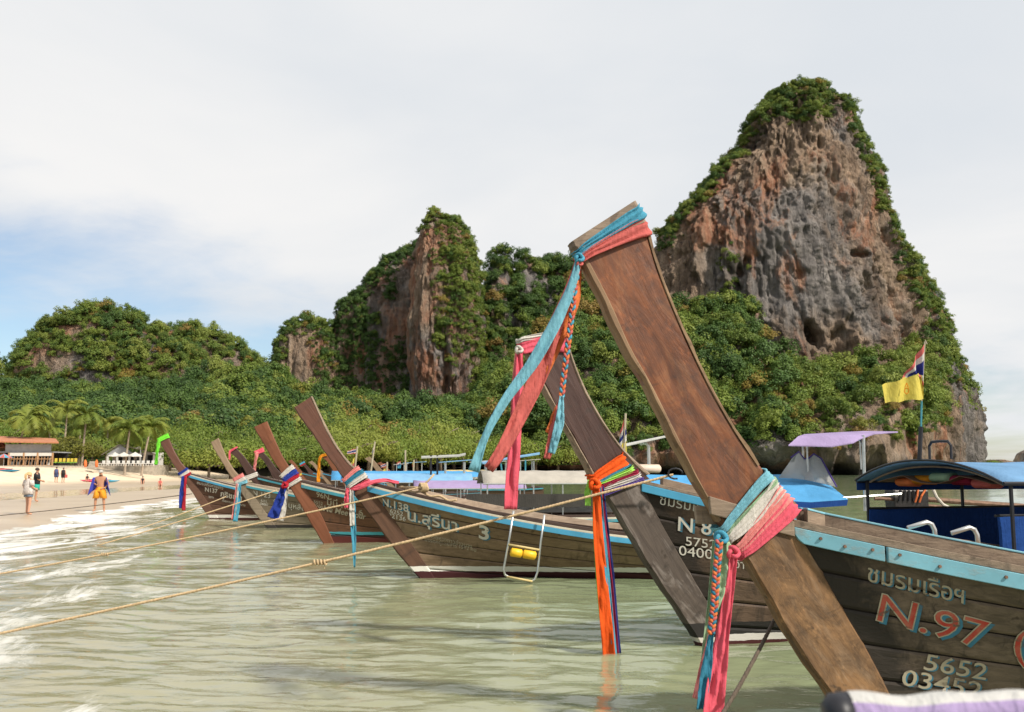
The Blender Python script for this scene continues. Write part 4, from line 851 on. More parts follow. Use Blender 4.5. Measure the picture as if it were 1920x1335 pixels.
# blue tarp, clear sheet and lilac sunshade over its middle; engine at its stern
def q(x, y, yl=0.0): return C.px(x, y, yl)
mb = MB(); mb.slab([[q(1436, 890, .8), q(1490, 889, .8), q(1545, 900, .8)], [q(1440, 903, 0.1), q(1505, 905, .1), q(1566, 917, .1)], [q(1466, 938, -.75), q(1520, 941, -.75), q(1590, 936, -.75)]], (0, 0, -0.02)); mb.build('blue_tarp', TARP_B, C.root, bevel=0.004)
mb = MB(); mb.slab([[q(1468, 939, -.77), q(1520, 942, -.77), q(1590, 937, -.77)], [q(1470, 950, -.77), q(1520, 953, -.77), q(1588, 948, -.77)]], (0, 0.01, 0)); mb.build('tarp_skirt', TARP_N, C.root)
mb = MB(); mb.slab([[q(1487, 857, .35), q(1498, 848, .35), q(1508, 861, .35), q(1517, 860, .3), q(1525, 852, .3), q(1537, 856, .3)], [q(1474, 876, .25), q(1492, 874, .15), q(1508, 882, .18), q(1518, 876, .12), q(1530, 880, .15), q(1552, 882, .2)], [q(1460, 896, .2), q(1485, 897, .05), q(1510, 900, 0), q(1530, 904, 0), q(1548, 908, 0), q(1570, 914, 0.05)]], (0, 0.006, 0))
mp_ = m_cloth('clear_sheet', (0.74, 0.72, 0.68), 0.45); _nt = mp_.node_tree; _tr = nn(_nt, 'ShaderNodeBsdfTransparent'); _mx = nn(_nt, 'ShaderNodeMixShader', Fac=0.3); _o = _nt.nodes['Material Output']; _src = _o.inputs[0].links[0].from_socket; _nt.links.new(_src, _mx.inputs[1]); _nt.links.new(_tr.outputs[0], _mx.inputs[2]); _nt.links.new(_mx.outputs[0], _o.inputs[0]); mb.build('clear_sheet', mp_, C.root, True)
mb = MB(); mb.tube([q(1483, 858, .36), q(1498, 847, .35), q(1508, 860, .34), q(1517, 859, .3), q(1526, 851, .3), q(1540, 860, .28), q(1569, 913, 0.05)], 0.014, 5); mb.build('sheet_hem', CL['purple'], C.root)
mb = MB(); mb.slab([[q(1478, 834, -.55), q(1520, 835, -.55), q(1560, 836, -.55), q(1600, 829, -.55)], [q(1484, 829, -.5), q(1526, 829, -.5), q(1568, 830, -.5), q(1612, 822, -.5)], [q(1496, 818, -.4), q(1540, 817, -.4), q(1582, 816, -.4), q(1640, 812, -.4)], [q(1508, 814, .5), q(1560, 811, .5), q(1620, 808, .5), q(1684, 809, .5)]], (0, 0, -0.025)); mb.build('sunshade', TARP_P, C.root, bevel=0.006)
for (x0_, y0_, x1_, y1_, yl) in ((1513, 828, 1515, 900, .1), (1504, 828, 1510, 900, .45), (1619, 816, 1622, 958, -.45), (1612, 818, 1615, 880, .45)):
    mb = MB(); mb.tube([q(x0_, y0_, yl), q(x1_, y1_, yl)], 0.026 if x0_ == 1619 else 0.014, 8); mb.build('shade_post', STEEL, C.root)
mb = MB(); mb.tube([q(1560, 826, -.2), q(1600, 823, -.2), q(1614, 826, -.3), q(1619, 838, -.45)], 0.018, 6); mb.build('shade_brace', STEEL, C.root)
mb = MB(); mb.tube([q(1575, 934, -.6), q(1680, 927, -.6), q(1690, 926, -.6)], 0.022, 8); mb.build('grab_rail', STEEL, C.root)
def engine():
    # q maps C-local picture points to world; the engine's own origin is at the rail
    base = C.world(q(1715, 955, 0.0)); t = empty('outboard_engine', base, C.yaw); tag(t, 'bare truck engine with orange hoses mounted at the stern behind the arched canopy', 'engine')
    o = Vector((q(1715, 955).x, 0, q(1715, 955).z))
    def part(nm, m, fn, sm=False, bv=0.0): mb = MB(); fn(mb); mb.v = [tuple(Vector(v) - o) for v in mb.v]; return mb.build(nm, m, t, sm, bv)
    oily = plain('oily_metal', (0.045, 0.04, 0.038), 0.4, 0.4, 0.5, 25)
    part('engine_block', oily, lambda mb: (mb.box(q(1700, 935), (0.62, 0.34, 0.30)), mb.box(q(1700, 912), (0.5, 0.22, 0.16)), mb.box(q(1690, 955), (0.4, 0.26, 0.14))), bv=0.02)
    part('flywheel', oily, lambda mb: mb.tube([q(1668, 932), q(1674, 932)], 0.19, 16))
    part('air_filter', RUST, lambda mb: mb.tube([q(1712, 905), q(1735, 905)], 0.09, 12))
    for k in range(4): part('spark_lead', BLACK, lambda mb: mb.tube([q(1688 + k * 8, 908, -.12), q(1690 + k * 8, 920, -.2), q(1686 + k * 9, 940, -.19)], 0.012, 5))
    for (a, b) in ((1722, 1720), (1738, 1728)): part('hose', CL['orange'], lambda mb: mb.tube([q(a, 914, -.18), q(b, 930, -.22), q(b - 4, 942, -.2)], 0.016, 6))
    part('exhaust_pipe', plain('pale_pipe', (0.55, 0.5, 0.42), 0.6), lambda mb: mb.tube([q(1750, 918, -.2), q(1756, 932, -.22), q(1768, 946, -.22), q(1782, 953, -.2), q(1796, 970, -.15)], 0.028, 8))
    part('drive_shaft', RUST, lambda mb: (mb.tube([q(1735, 936), q(1800, 941), q(1960, 952)], 0.045, 8), mb.tube([q(1735, 948), q(1960, 966)], 0.03, 8)))
    part('tiller', RUST, lambda mb: mb.tube([q(1700, 938, -.1), q(1655, 935, -.12), q(1640, 935, -.12)], 0.028, 8))
    part('pivot_mount', RUST, lambda mb: (mb.box(q(1720, 962), (0.5, 0.3, 0.06)), mb.box(q(1715, 975), (0.12, 0.14, 0.3))))
engine()

# ---- D: fourth boat, N 96
Dd = Boat('long-tail boat with red-brown prow, cream lettering Me Mee Tour 6 and teal stripe', (606, 1019), 7, B=0.9, th=0.09, zmid=0.62, length=9.0)
Dd.prow([(476, 801), (496, 836), (514, 866), (536, 900)], [(501, 790), (518, 830), (530, 856), (545, 879), (568, 900)], [(530, 890), (552, 928), (578, 972), (606, 1020), (630, 1058)], [(552, 880), (580, 925), (604, 965), (628, 1020), (650, 1058)], W_DP, W_DP)
Dd.hull_setup((558, 905)); Dd.hull(W_D, 6)
Dd.rail('rub_rail', TEAL_P, -0.115, -0.045, 0.0, 0.028); Dd.rail('trim_strip', CREAM, -0.044, 0.0, 0.0, 0.022); Dd.rail('cap_rail', DARKW, 0.001, 0.06, -0.07, 0.016); Dd.foredeck(DECK, 2.6, 9, 0.05); Dd.benches(DECK, (3.2, 4.2))
Dd.lettering('96N', 593, 931, 14, INK, 0.25, 0.006, 0.012, 1.0); Dd.lettering('5552', 588, 943, 8, INK, 0.25, 0.006, 0.004, 1.1); Dd.lettering('02001', 588, 950, 8, INK, 0.25, 0.006, 0.004, 1.1)
Dd.lettering('มีมี่ ทัวร์', 612, 946, 17, INK, 0.22, 0.006, 0.012, 1.05); Dd.lettering('6', 672, 965, 15, INK, 0.2, 0.006, 0.03, 1.2); Dd.lettering('Me Mee Tour', 605, 957, 15.5, INK, 0.21, 0.006, 0.02, 0.92, 0.25)
x0 = Dd.px(900, 895).x; x1 = Dd.px(1120, 895).x
canopy(Dd, x0, x1 + 0.6, 1.42, 1.73, 0.85, TARP_G, (x0 + 0.1, x0 + 1.2, x0 + 1.9, x1), zfoot=0.6, post_mat=STEEL)
mb = MB(); mb.slab([[Vector((x0 - 0.4 + k * .35, -.86, 1.17)) for k in range(12)], [Vector((x0 - 0.4 + k * .35, -.86, .86)) for k in range(12)]], (0, 0.012, 0)); mb.build('side_curtain', TARP_K, Dd.root)
mb = MB(); mb.box((x0 + 1.6, 0.3, 0.80), (3.6, 0.8, 0.2)); mb.build('engine_cover', TARP_W, Dd.root, bevel=0.02)
xa, xb = Dd.px(1160, 830).x, Dd.px(1262, 830).x
mb = MB(); mb.slab([[Dd.px(1162, 836, -.5), Dd.px(1252, 816, -.5), Dd.px(1275, 822, -.5)], [Dd.px(1170, 832, .5), Dd.px(1255, 815, .5), Dd.px(1280, 820, .5)]], (0, 0, -0.05)); mb.build('sunshade', TARP_W, Dd.root, bevel=0.01)
mb = MB(); mb.tube([Dd.px(1200, 832, -.3), Dd.px(1210, 831, -.3), Dd.px(1216, 836, -.3), Dd.px(1217, 880, -.3)], 0.04, 8); mb.build('shade_post', STEEL, Dd.root)
mb = MB(); mb.tube([Dd.px(1178, 878, -.3), Dd.px(1180, 878, -.3), Dd.px(1236, 879, -.3), Dd.px(1239, 879, -.3)], [0.05, 0.105, 0.105, 0.05], 14); mb.build('fuel_tank', plain('cream_tank', (0.66, 0.52, 0.42), 0.5), Dd.root, True)
mb = MB(); mb.slab([[Dd.px(1178, 889, -.5), Dd.px(1320, 892, -.5)], [Dd.px(1186, 908, -.9), Dd.px(1330, 912, -.9)]], (0, 0, -0.02)); mb.build('blue_tarp', TARP_B, Dd.root)

# ---- E: fifth boat, N 123
E = Boat('long-tail boat with pale bare-wood prow lettered N 123', (502, 990), 7, B=0.85, th=0.09, zmid=0.62, length=9.0)
E.prow([(395, 830), (412, 860), (428, 886), (450, 918)], [(410, 821), (425, 858), (438, 880), (462, 906)], [(440, 902), (456, 930), (478, 962), (502, 992), (522, 1020)], [(458, 898), (478, 930), (500, 962), (520, 990), (540, 1020)], W_EP, W_E)
E.hull_setup((462, 908)); E.hull(W_E, 6)
E.rail('rub_rail', TEAL_P, -0.10, -0.04, 0.0, 0.026); E.rail('trim_strip', CREAM, -0.039, 0.0, 0.0, 0.02); E.rail('cap_rail', DECK, 0.001, 0.06, -0.07, 0.016); E.foredeck(DECK, 2.4, 8, 0.05)
E.lettering('N 123', 473, 928, 13, INK_W, 0.18, 0.006, 0.008, 1.05); E.lettering('6252', 489, 940, 6, INK_W, 0.2, 0.006, 0.004); E.lettering('04887', 488, 946, 6, INK_W, 0.2, 0.006, 0.004); E.lettering('วันดี บุหลัน', 512, 946, 14, INK_W, 0.2, 0.006, 0.008)
x0 = E.px(775, 912).x; canopy(E, x0, x0 + 3.4, 1.18, 1.42, 0.8, TARP_P, (x0 + 0.2, x0 + 1.4, x0 + 3.2), zfoot=0.5)
mb = MB(); mb.slab([[E.px(905, 868, -.4), E.px(960, 858, -.4), E.px(1012, 850, -.4)], [E.px(903, 866, .4), E.px(960, 856, .4), E.px(1012, 848, .4)]], (0, 0, -0.04)); mb.build('sunshade', TARP_L, E.root)
for x in (918, 938, 985): mb = MB(); mb.tube([E.px(x, 862, -.3), E.px(x + (6 if x < 980 else 0), 905, -.3)], 0.025, 6); mb.build('shade_post', TEAL_P, E.root)

# ---- F: sixth boat, N137
Ff = Boat('farthest of the lettered long-tail boats, N137, lime cloth on its prow', (396, 976), 7, B=0.85, th=0.09, zmid=0.62, length=9.0)
Ff.prow([(297, 824), (312, 850), (326, 872), (346, 903)], [(314, 815), (327, 846), (340, 868), (360, 889)], [(336, 888), (352, 910), (374, 944), (396, 977), (414, 1004)], [(352, 884), (368, 908), (392, 944), (414, 977), (432, 1004)], W_CP, W_F)
Ff.hull_setup((352, 890)); Ff.hull(W_F, 6)
Ff.rail('rub_rail', BLUE_P, -0.09, -0.02, 0.0, 0.026); Ff.rail('trim_strip', CREAM, -0.019, 0.02, 0.0, 0.02); Ff.rail('cap_rail', DARKW, 0.021, 0.06, -0.07, 0.016); Ff.foredeck(DECK, 2.4, 8, 0.05)
Ff.lettering('ชมรมเรือหางยาว', 369, 907, 7.5, INK_W, 0.22, 0.006, 0.004); Ff.lettering('N137', 384, 921, 11, INK_W, 0.16, 0.006, 0.02, 0.95); Ff.lettering('2575', 391, 933, 5, INK_W, 0.18, 0.006); Ff.lettering('ภูริชญา', 413, 930, 14, INK_W, 0.22, 0.006, 0.02); Ff.lettering('เรือหางยาวอ่าวนาง', 416, 940, 6, INK_W, 0.22, 0.006)
x0 = Ff.px(660, 900).x; canopy(Ff, x0, x0 + 4.2, 1.30, 1.62, 0.8, TARP_L, (x0 + 0.3, x0 + 2.0, x0 + 4.0), zfoot=0.5)
mb = MB(); mb.slab([[Ff.px(790, 857, -.4), Ff.px(860, 854, -.4), Ff.px(873, 851, -.4)], [Ff.px(790, 855, .4), Ff.px(860, 852, .4), Ff.px(873, 849, .4)]], (0, 0, -0.05)); mb.build('sunshade', plain('pale_board', (0.4, 0.4, 0.37), 0.7), Ff.root)
for x in (808, 820): mb = MB(); mb.tube([Ff.px(x, 854, -.3), Ff.px(x, 910, -.3)], 0.035, 6); mb.build('shade_post', BLACK, Ff.root)

# ---- boats farther along
def far_boat(label, D, top, wlx, wood, rail, tarp=None, shade=None, rails=CREAM):
    S_ = F / D; wly = HOR + H * S_
    b = Boat(label, (wlx, wly), 7, B=0.85, th=0.09, zmid=0.62, length=8.5)
    k = S_ / 50.0; tx, ty = top; gx, gy = wlx - (wlx - tx) * 0.56, HOR + 0.30 * S_
    w = 18 * k
    m1 = ((tx * 2 + gx) / 3 + 2 * k, (ty * 2 + gy) / 3); m2 = ((tx + gx * 2) / 3 + 1 * k, (ty + gy * 2) / 3)
    b.prow([(tx, ty + 6 * k), m1, m2, (gx, gy + 8 * k)], [(tx + w * .85, ty), (m1[0] + w * .9, m1[1] - 2 * k), (m2[0] + w, m2[1]), (gx + w * 1.3, gy)], [(gx - 3 * k, gy - 2 * k), ((gx + wlx) / 2, (gy + wly) / 2), (wlx, wly), (wlx + 12 * k, wly + 18 * k)], [(gx + w * .9, gy - 3 * k), ((gx + wlx) / 2 + w, (gy + wly) / 2), (wlx + w, wly), (wlx + w + 12 * k, wly + 18 * k)], wood, wood)
    b.hull_setup((gx + w, gy)); b.hull(W_FAR, detail=False); b.rail('rub_rail', rail, -0.1, -0.03, 0, 0.03, n=20); b.rail('cap_rail', DARKW, 0.001, 0.06, -0.07, 0.016, n=20); b.foredeck(DECK, 2.4, 3, 0.05)
    if tarp: m, a0, a1, ze, zr = tarp; canopy(b, a0, a1, ze, zr, 0.8, m, (a0 + .2, (a0 + a1) / 2, a1 - .2), zfoot=0.4)
    if shade:
        m, a0, a1, z = shade; mb = MB(); mb.slab([[Vector((a0, -.5, z)), Vector((a1, -.5, z + .12))], [Vector((a0, .5, z)), Vector((a1, .5, z + .12))]], (0, 0, -0.04)); mb.build('sunshade', m, b.root)
        for a in (a0 + .3, a1 - .4):
            for sd in (-.4, .4): mb = MB(); mb.tube([(a, sd, 0.5), (a, sd, z)], 0.03, 5); mb.build('shade_post', STEEL, b.root)
    return b
FB = []
FB.append(far_boat('long-tail boat with near-black prow edged with a pink ribbon', 40, (429, 841), 517, W_BP, TEAL_P, (TARP_B, 2.6, 7.0, 1.25, 1.55)))
FB.append(far_boat('long-tail boat whose dark prow carries a broad rose cloth', 46, (479, 846), 556, W_BP, TEAL_P, (TARP_B, 1.6, 6.5, 1.25, 1.68), (TARP_L, 6.6, 8.2, 2.1)))
FB.append(far_boat('small long-tail boat with plain light-brown prow beside the Me Mee Tour prow', 88, (540, 862), 582, W_DP, TEAL_P))
FB.append(far_boat('small long-tail boat with blue and red ribbon on a dark prow tip', 92, (562, 867), 603, W_BP, BLUE_P, (TARP_B, 2.5, 7, 1.3, 1.6), (TARP_W, 6.6, 8.0, 2.2)))
FB.append(far_boat('small long-tail boat with bare grey-pink prow', 84, (578, 864), 622, W_EP, BLUE_P, None, (TARP_L, 6, 8, 2.3)))
FB.append(far_boat('long-tail boat with orange-brown prow behind the hanging orange cloth', 60, (602, 852), 664, W_DP, BLUE_P, (TARP_B, 1.2, 6.8, 1.3, 1.66), (TARP_W, 7.0, 8.4, 2.2)))
FB.append(far_boat('long-tail boat with light wooden prow beside two flags', 58, (683, 856), 746, W_EP, TEAL_P, (TARP_B, 1.0, 7.4, 1.3, 1.62), (TARP_G, 6.9, 8.4, 2.25)))
FB.append(far_boat('far long-tail boat whose prow is hidden, yellow canopy', 74, (706, 866), 752, W_DP, BLUE_P, (m_cloth('yellow_tarp', (0.62, 0.50, 0.24), 0.15), 3.2, 6.4, 1.4, 1.72), (TARP_W, 6.8, 8.3, 2.3)))

# ------------------------------------------------------------------ sashes, ropes and flags
class Thing:
    """a top-level Empty whose parts are given in world coordinates"""
    def __init__(s, name, loc, label, cat, group=None):
        s.o = Vector(loc); s.root = tag(empty(name, s.o), label, cat, group)
    def part(s, name, mb, mat, smooth=False, bevel=0.0, parent=None):
        mb.v = [tuple(Vector(v) - s.o) for v in mb.v]; return mb.build(name, mat, parent or s.root, smooth, bevel)
def band(t, bt, Fp, Bp, wF, wB, col, e=0.012, th=None, folds=2.2):
    """cloth wound once round the prow board between two picture points on its edges"""
    f, b = bt.px(*Fp), bt.px(*Bp); d = (b - f); L = d.length; d = d / L; n = Vector((-d.z, 0, d.x)); n = n if n.z > 0 else -n
    mF = (bt.px(Fp[0], Fp[1] - wF) - f).length; mB = (bt.px(Bp[0], Bp[1] - wB) - b).length; h = (th or bt.th) / 2 * 1.15 + e
    rows = []; seed = (Fp[0] * 7.3 + Bp[1]) % 6.28; NR = 11
    for i in range(NR):
        r = i / (NR - 1) - 0.5; row = []
        for k in range(40):
            a = 2 * math.pi * k / 40; ca, sa = math.cos(a), math.sin(a)
            x = math.copysign(abs(ca) ** 0.30, ca); y = math.copysign(abs(sa) ** 0.30, sa); s_ = (x + 1) / 2
            w = mF + (mB - mF) * s_; wr = 0.010 * math.sin(r * 6.28 * folds + seed + 1.3 * math.sin(3 * s_ + seed)) + 0.005 * math.sin(r * 21 + 5 * s_)
            p = f + d * (L / 2 + (L / 2 + e * (1 + 0.4 * wr / 0.01)) * x) + n * (r * w + 0.006 * math.sin(4 * a + seed)); p.y = (h + wr) * -y if y > 0 else (h) * -y
            row.append(bt.world(p))
        rows.append(row)
    mb = MB(); mb.grid(rows, True); o = t.part('cloth_band', mb, CL[col], True); m = o.modifiers.new('thick', 'SOLIDIFY'); m.thickness = 0.004
    return o
def tail(t, pts, D, ws, col, folds=1.5, amp=0.25, name='cloth_tail', n=34, wob=0.0, parent=None):
    """hanging strip of cloth: picture points, distance (or one per point) and widths in picture pixels"""
    Ds = D if isinstance(D, (list, tuple)) else [D] * len(pts)
    ctr = smooth_pts(resample([P(x, y, d) for (x, y), d in zip(pts, Ds)], n), 3); k = [i / (n - 1) * (len(ws) - 1) for i in range(n)]
    rows = []; seed = (pts[0][0] * 3.1 + pts[-1][0] * 1.7 + len(col)) % 6.28
    for i in range(n):
        a = int(min(k[i], len(ws) - 2)); w = (ws[a] + (ws[a + 1] - ws[a]) * (k[i] - a)) * ctr[i].y / F
        tg = (ctr[min(i + 1, n - 1)] - ctr[max(i - 1, 0)]).normalized(); wv = tg.cross(Vector((0, 1, 0))); wv = wv.normalized(); tw = 0.35 * math.sin(seed + i * 0.13)
        wv = (wv * math.cos(tw) + Vector((0, 1, 0)) * math.sin(tw)); nv = wv.cross(tg)
        rows.append([ctr[i] + wv * w * (j / 10 - 0.5) + nv * w * amp * (math.sin(j / 10 * 6.28 * folds + seed + 0.9 * math.sin(i * 0.16 + seed)) + 0.3 * math.sin(j * 1.9 + i * 0.3)) * 0.5 for j in range(11)])
    wr = fbm(np.arange(11)[None] * .33 + seed, np.arange(n)[:, None] * .23, 0, 3, int(seed * 10)); w_ = ws[len(ws) // 2] * ctr[0].y / F
    for i in range(n):
        for j in range(11): rows[i][j] = rows[i][j] + Vector((0.10, 1.0, 0.05)) * float(wr[i, j]) * w_ * 0.32
    mb = MB(); mb.grid(rows); o = t.part(name, mb, CL[col], True, parent=parent); m = o.modifiers.new('thick', 'SOLIDIFY'); m.thickness = 0.003
    return o
def braid(t, pts, D, r_px, cols, turns):
    ctr = smooth_pts(resample([P(x, y, D) for x, y in pts], 90), 3); r = r_px * D / F
    for k, c in enumerate(cols):
        path = []
        for i, p in enumerate(ctr):
            a = 6.283 * turns * i / 89 + 6.283 * k / len(cols); path.append(p + Vector((math.sin(a) * r * 0.75, math.sin(2 * a) * r * 0.45, 0)))
        mb = MB(); mb.tube(path, r * 0.52, 7); t.part('braid_strand', mb, CL[c], True)
def knot(t, x, y, D, r_px, col):
    p = P(x, y, D); r = r_px * D / F; mb = MB(); path = []
    for i in range(60):
        a = 6.283 * 2 * i / 59; path.append(p + Vector((math.cos(a) * r * (1 + .3 * math.cos(1.5 * a)), math.sin(1.5 * a) * r * .8, math.sin(a) * r * (1 + .3 * math.cos(1.5 * a)))))
    mb.tube(path, r * 0.55, 7); t.part('knot', mb, CL[col], True)
SG = 'cloth sashes tied to the prows'
def sash(bt, x, y, label): return Thing('prow_sash', bt.world(bt.px(x, y)), label, 'sash', SG)
def dep(bt, x, y, off=-0.14): return bt.world(bt.px(x, y)).y + off

t = sash(A, 1085, 480, 'blue and coral cloths streaming from the tip of the nearest prow'); d = dep(A, 1085, 485, -0.09)
band(t, A, (1080, 478), (1201, 400), 12, 26, 'blue', th=0.14); band(t, A, (1084, 488), (1209, 428), 13, 36, 'coral', th=0.14)
knot(t, 1086, 484, d, 6, 'blue'); knot(t, 1087, 494, d, 4, 'coral')
tail(t, [(1085, 488), (1072, 540), (1040, 610), (1000, 680), (950, 745), (915, 805), (898, 850), (888, 884)], d, [12, 18, 24, 26, 22, 15, 13, 22], 'sky', 0.8, .12)
tail(t, [(1084, 490), (1062, 555), (1030, 640), (1003, 720), (965, 800), (940, 848), (916, 880)], d + .05, [12, 18, 30, 36, 32, 26, 20], 'coral', 0.9, .12)
tail(t, [(1086, 492), (1078, 560), (1060, 605), (1036, 662), (1008, 722), (980, 775)], d + .09, [10, 22, 26, 24, 20, 10], 'orange', 0.8, .12)
braid(t, [(1084, 495), (1077, 545), (1071, 600), (1063, 660), (1056, 715), (1053, 745)], d + .02, 5, ('orange', 'blue', 'coral'), 9)
tail(t, [(1053, 742), (1050, 790), (1034, 850)], d, [8, 18, 14], 'sky', 0.7, .15); tail(t, [(1052, 744), (1042, 800), (1025, 860)], d + .03, [8, 20, 14], 'coral', 0.7, .15); tail(t, [(1051, 750), (1036, 795), (1027, 812)], d + .05, [6, 16, 12], 'orange', 0.7, .1)

t = sash(A, 1400, 960, 'pale blue, white and pink cloths wound round the nearest stem with long tails'); d = dep(A, 1360, 1010, -0.20)
for (f_, b_, wf, wb, c) in (((1346, 992), (1432, 890), 14, 22, 'sky'), ((1352, 1002), (1443, 902), 5, 6, 'green'), ((1358, 1010), (1450, 912), 18, 34, 'white'), ((1374, 1030), (1463, 926), 16, 36, 'rose'), ((1382, 1040), (1476, 944), 14, 40, 'pink')): band(t, A, f_, b_, wf, wb, c, e=0.02, th=0.17, folds=3.2)
knot(t, 1352, 1008, d, 8, 'blue'); knot(t, 1374, 1036, d, 8, 'pink')
braid(t, [(1349, 1012), (1343, 1080), (1339, 1140), (1333, 1188)], d - .03, 6.2, ('orange', 'teal', 'coral'), 8)
tail(t, [(1360, 1016), (1362, 1060), (1354, 1115), (1336, 1156)], d, [16, 26, 24, 14], 'green', 1.6, .3); tail(t, [(1365, 1020), (1362, 1090), (1350, 1148)], d + .04, [14, 22, 14], 'green', 1.2, .3)
tail(t, [(1341, 1014), (1333, 1120), (1320, 1230), (1312, 1310)], d + .06, [9, 10, 10, 8], 'green', 1, .2)
tail(t, [(1334, 1186), (1326, 1250), (1313, 1330)], d - .02, [9, 20, 20], 'teal', 1.2, .25); tail(t, [(1332, 1190), (1316, 1260), (1304, 1310)], d + .03, [8, 12, 12], 'rose', 1, .2)
tail(t, [(1375, 1042), (1367, 1100), (1356, 1180), (1346, 1260), (1334, 1350)], d - .01, [14, 20, 24, 34, 44], 'pink', 2.2, .22)

t = sash(Bb, 1010, 640, 'pink cloth with white edge draped over the dark N 85 prow tip'); d = dep(Bb, 975, 655, -0.1)
band(t, Bb, (972, 640), (1056, 622), 10, 12, 'white', th=0.12); band(t, Bb, (975, 652), (1060, 640), 24, 46, 'pink', th=0.12, folds=3)
knot(t, 973, 656, d, 5, 'white'); tail(t, [(974, 658), (972, 720), (967, 800), (962, 880), (957, 955)], d, [12, 20, 22, 24, 26], 'pink', 1.8, .25); tail(t, [(970, 660), (968, 700), (965, 790), (966, 880), (962, 940)], d + .05, [8, 16, 18, 18, 14], 'rose', 1.4, .25)
t = sash(Bb, 1150, 890, 'orange, lime, red, white and purple cloths round the N 85 stem'); d = dep(Bb, 1118, 915, -0.16)
for (f_, b_, wf, wb, c) in (((1108, 896), (1165, 862), 16, 26, 'fluo'), ((1112, 903), (1174, 873), 4, 6, 'blue'), ((1114, 908), (1180, 879), 7, 10, 'lime'), ((1117, 914), (1187, 885), 6, 9, 'maroon'), ((1120, 919), (1193, 892), 8, 10, 'white'), ((1123, 926), (1198, 899), 7, 8, 'purple')): band(t, Bb, f_, b_, wf, wb, c, e=0.02, th=0.14)
knot(t, 1115, 908, d, 7, 'fluo'); tail(t, [(1106, 900), (1102, 925), (1103, 948)], d + .04, [8, 12, 12], 'lime', .8, .15)
for (dx, w, c, k) in ((-11, 5, 'lime', .03), (0, 22, 'fluo', 0), (13, 9, 'blue', .02), (20, 6, 'maroon', .04), (24, 8, 'navy', .06)): tail(t, [(1118 + dx * .5, 912), (1121 + dx * .7, 990), (1130 + dx * .85, 1100), (1143 + dx * .75, 1236 - abs(dx) * .3)], d + k, [w * .6, w * .9, w, w * 1.05], c, .9 if w > 10 else .5, .1)
t = sash(C, 668, 900, 'rose, teal, white and pink cloths round the N.138 stem'); d = dep(C, 660, 915, -0.16)
for (f_, b_, wf, wb, c) in (((644, 900), (672, 878), 6, 9, 'rose'), ((649, 906), (679, 884), 8, 9, 'teal'), ((654, 912), (685, 891), 8, 10, 'white'), ((657, 920), (692, 902), 7, 8, 'pink')): band(t, C, f_, b_, wf, wb, c, e=0.02, th=0.13)
tail(t, [(657, 918), (676, 914), (694, 905), (720, 900), (748, 905)], [d, d - .06, d - .05, d + .1, d + .2], [6, 9, 8, 7, 5], 'pink', 1, .2)
tail(t, [(652, 915), (650, 935), (649, 952)], d, [6, 9, 8], 'pink', 1, .2); tail(t, [(659, 918), (660, 950), (660, 986)], d - .02, [7, 9, 9], 'white', 1, .2); tail(t, [(661, 918), (663, 1000), (665, 1064)], d + .02, [7, 10, 3], 'blue', .8, .2)
t = sash(Dd, 540, 900, 'royal blue, red and white cloths knotted on the Me Mee Tour stem'); d = dep(Dd, 538, 905, -0.18)
for (f_, b_, wf, wb, c) in (((528, 894), (549, 876), 8, 10, 'white'), ((532, 900), (555, 884), 9, 12, 'royal'), ((536, 906), (559, 891), 6, 8, 'red'), ((540, 911), (563, 898), 6, 8, 'white')): band(t, Dd, f_, b_, wf, wb, c, e=0.025, th=0.13)
knot(t, 534, 910, d, 4, 'red'); tail(t, [(534, 908), (522, 945), (511, 972)], d, [10, 18, 22], 'royal', 1.2, .25); tail(t, [(538, 912), (531, 945), (524, 976)], d + .03, [8, 13, 18], 'white', 1.3, .25); tail(t, [(540, 914), (533, 945), (528, 977)], d + .07, [4, 6, 8], 'red', .8, .2)
t = sash(E, 450, 905, 'rose, white and turquoise cloths on the pale N 123 stem'); d = dep(E, 448, 905, -0.16)
for (f_, b_, wf, wb, c) in (((439, 900), (455, 891), 6, 7, 'rose'), ((442, 905), (459, 897), 6, 7, 'white'), ((445, 909), (462, 903), 5, 6, 'sky')): band(t, E, f_, b_, wf, wb, c, e=0.025, th=0.13)
tail(t, [(445, 907), (441, 945), (437, 974)], d, [5, 7, 7], 'rose', .8, .2); tail(t, [(449, 908), (446, 945), (441, 978)], d - .02, [6, 9, 8], 'blue', .8, .2); tail(t, [(447, 908), (443, 945), (439, 972)], d - .03, [3, 4, 4], 'white', .8, .2)
t = sash(Ff, 346, 893, 'blue, white and red cloths on the N137 stem'); d = dep(Ff, 345, 895, -0.16)
for (f_, b_, wf, wb, c) in (((336, 889), (351, 880), 5, 6, 'royal'), ((339, 893), (354, 884), 5, 6, 'white'), ((342, 897), (357, 888), 4, 5, 'red')): band(t, Ff, f_, b_, wf, wb, c, e=0.025, th=0.13)
tail(t, [(343, 893), (340, 925), (339, 953)], d, [5, 8, 7], 'royal', .8, .2); tail(t, [(348, 893), (346, 925), (344, 957)], d - .02, [4, 6, 7], 'red', .8, .2)
t = sash(Ff, 305, 820, 'lime green cloth hanging from the N137 prow tip'); d = dep(Ff, 299, 824, -.05); band(t, Ff, (297, 826), (316, 817), 8, 9, 'neon', th=0.11); tail(t, [(299, 823), (295, 845), (292, 871)], d, [6, 7, 8], 'neon', .8, .2)
b = FB[0]; t = sash(b, 432, 842, 'pink ribbon along the near-black prow tip'); tail(t, [(445, 838), (431, 846), (430, 862)], dep(b, 432, 842, -.08), [3, 4, 3], 'pink', .5, .1); t = sash(b, 474, 893, 'white cloth round the near-black stem'); band(t, b, (462, 896), (482, 889), 8, 8, 'white', e=0.03)
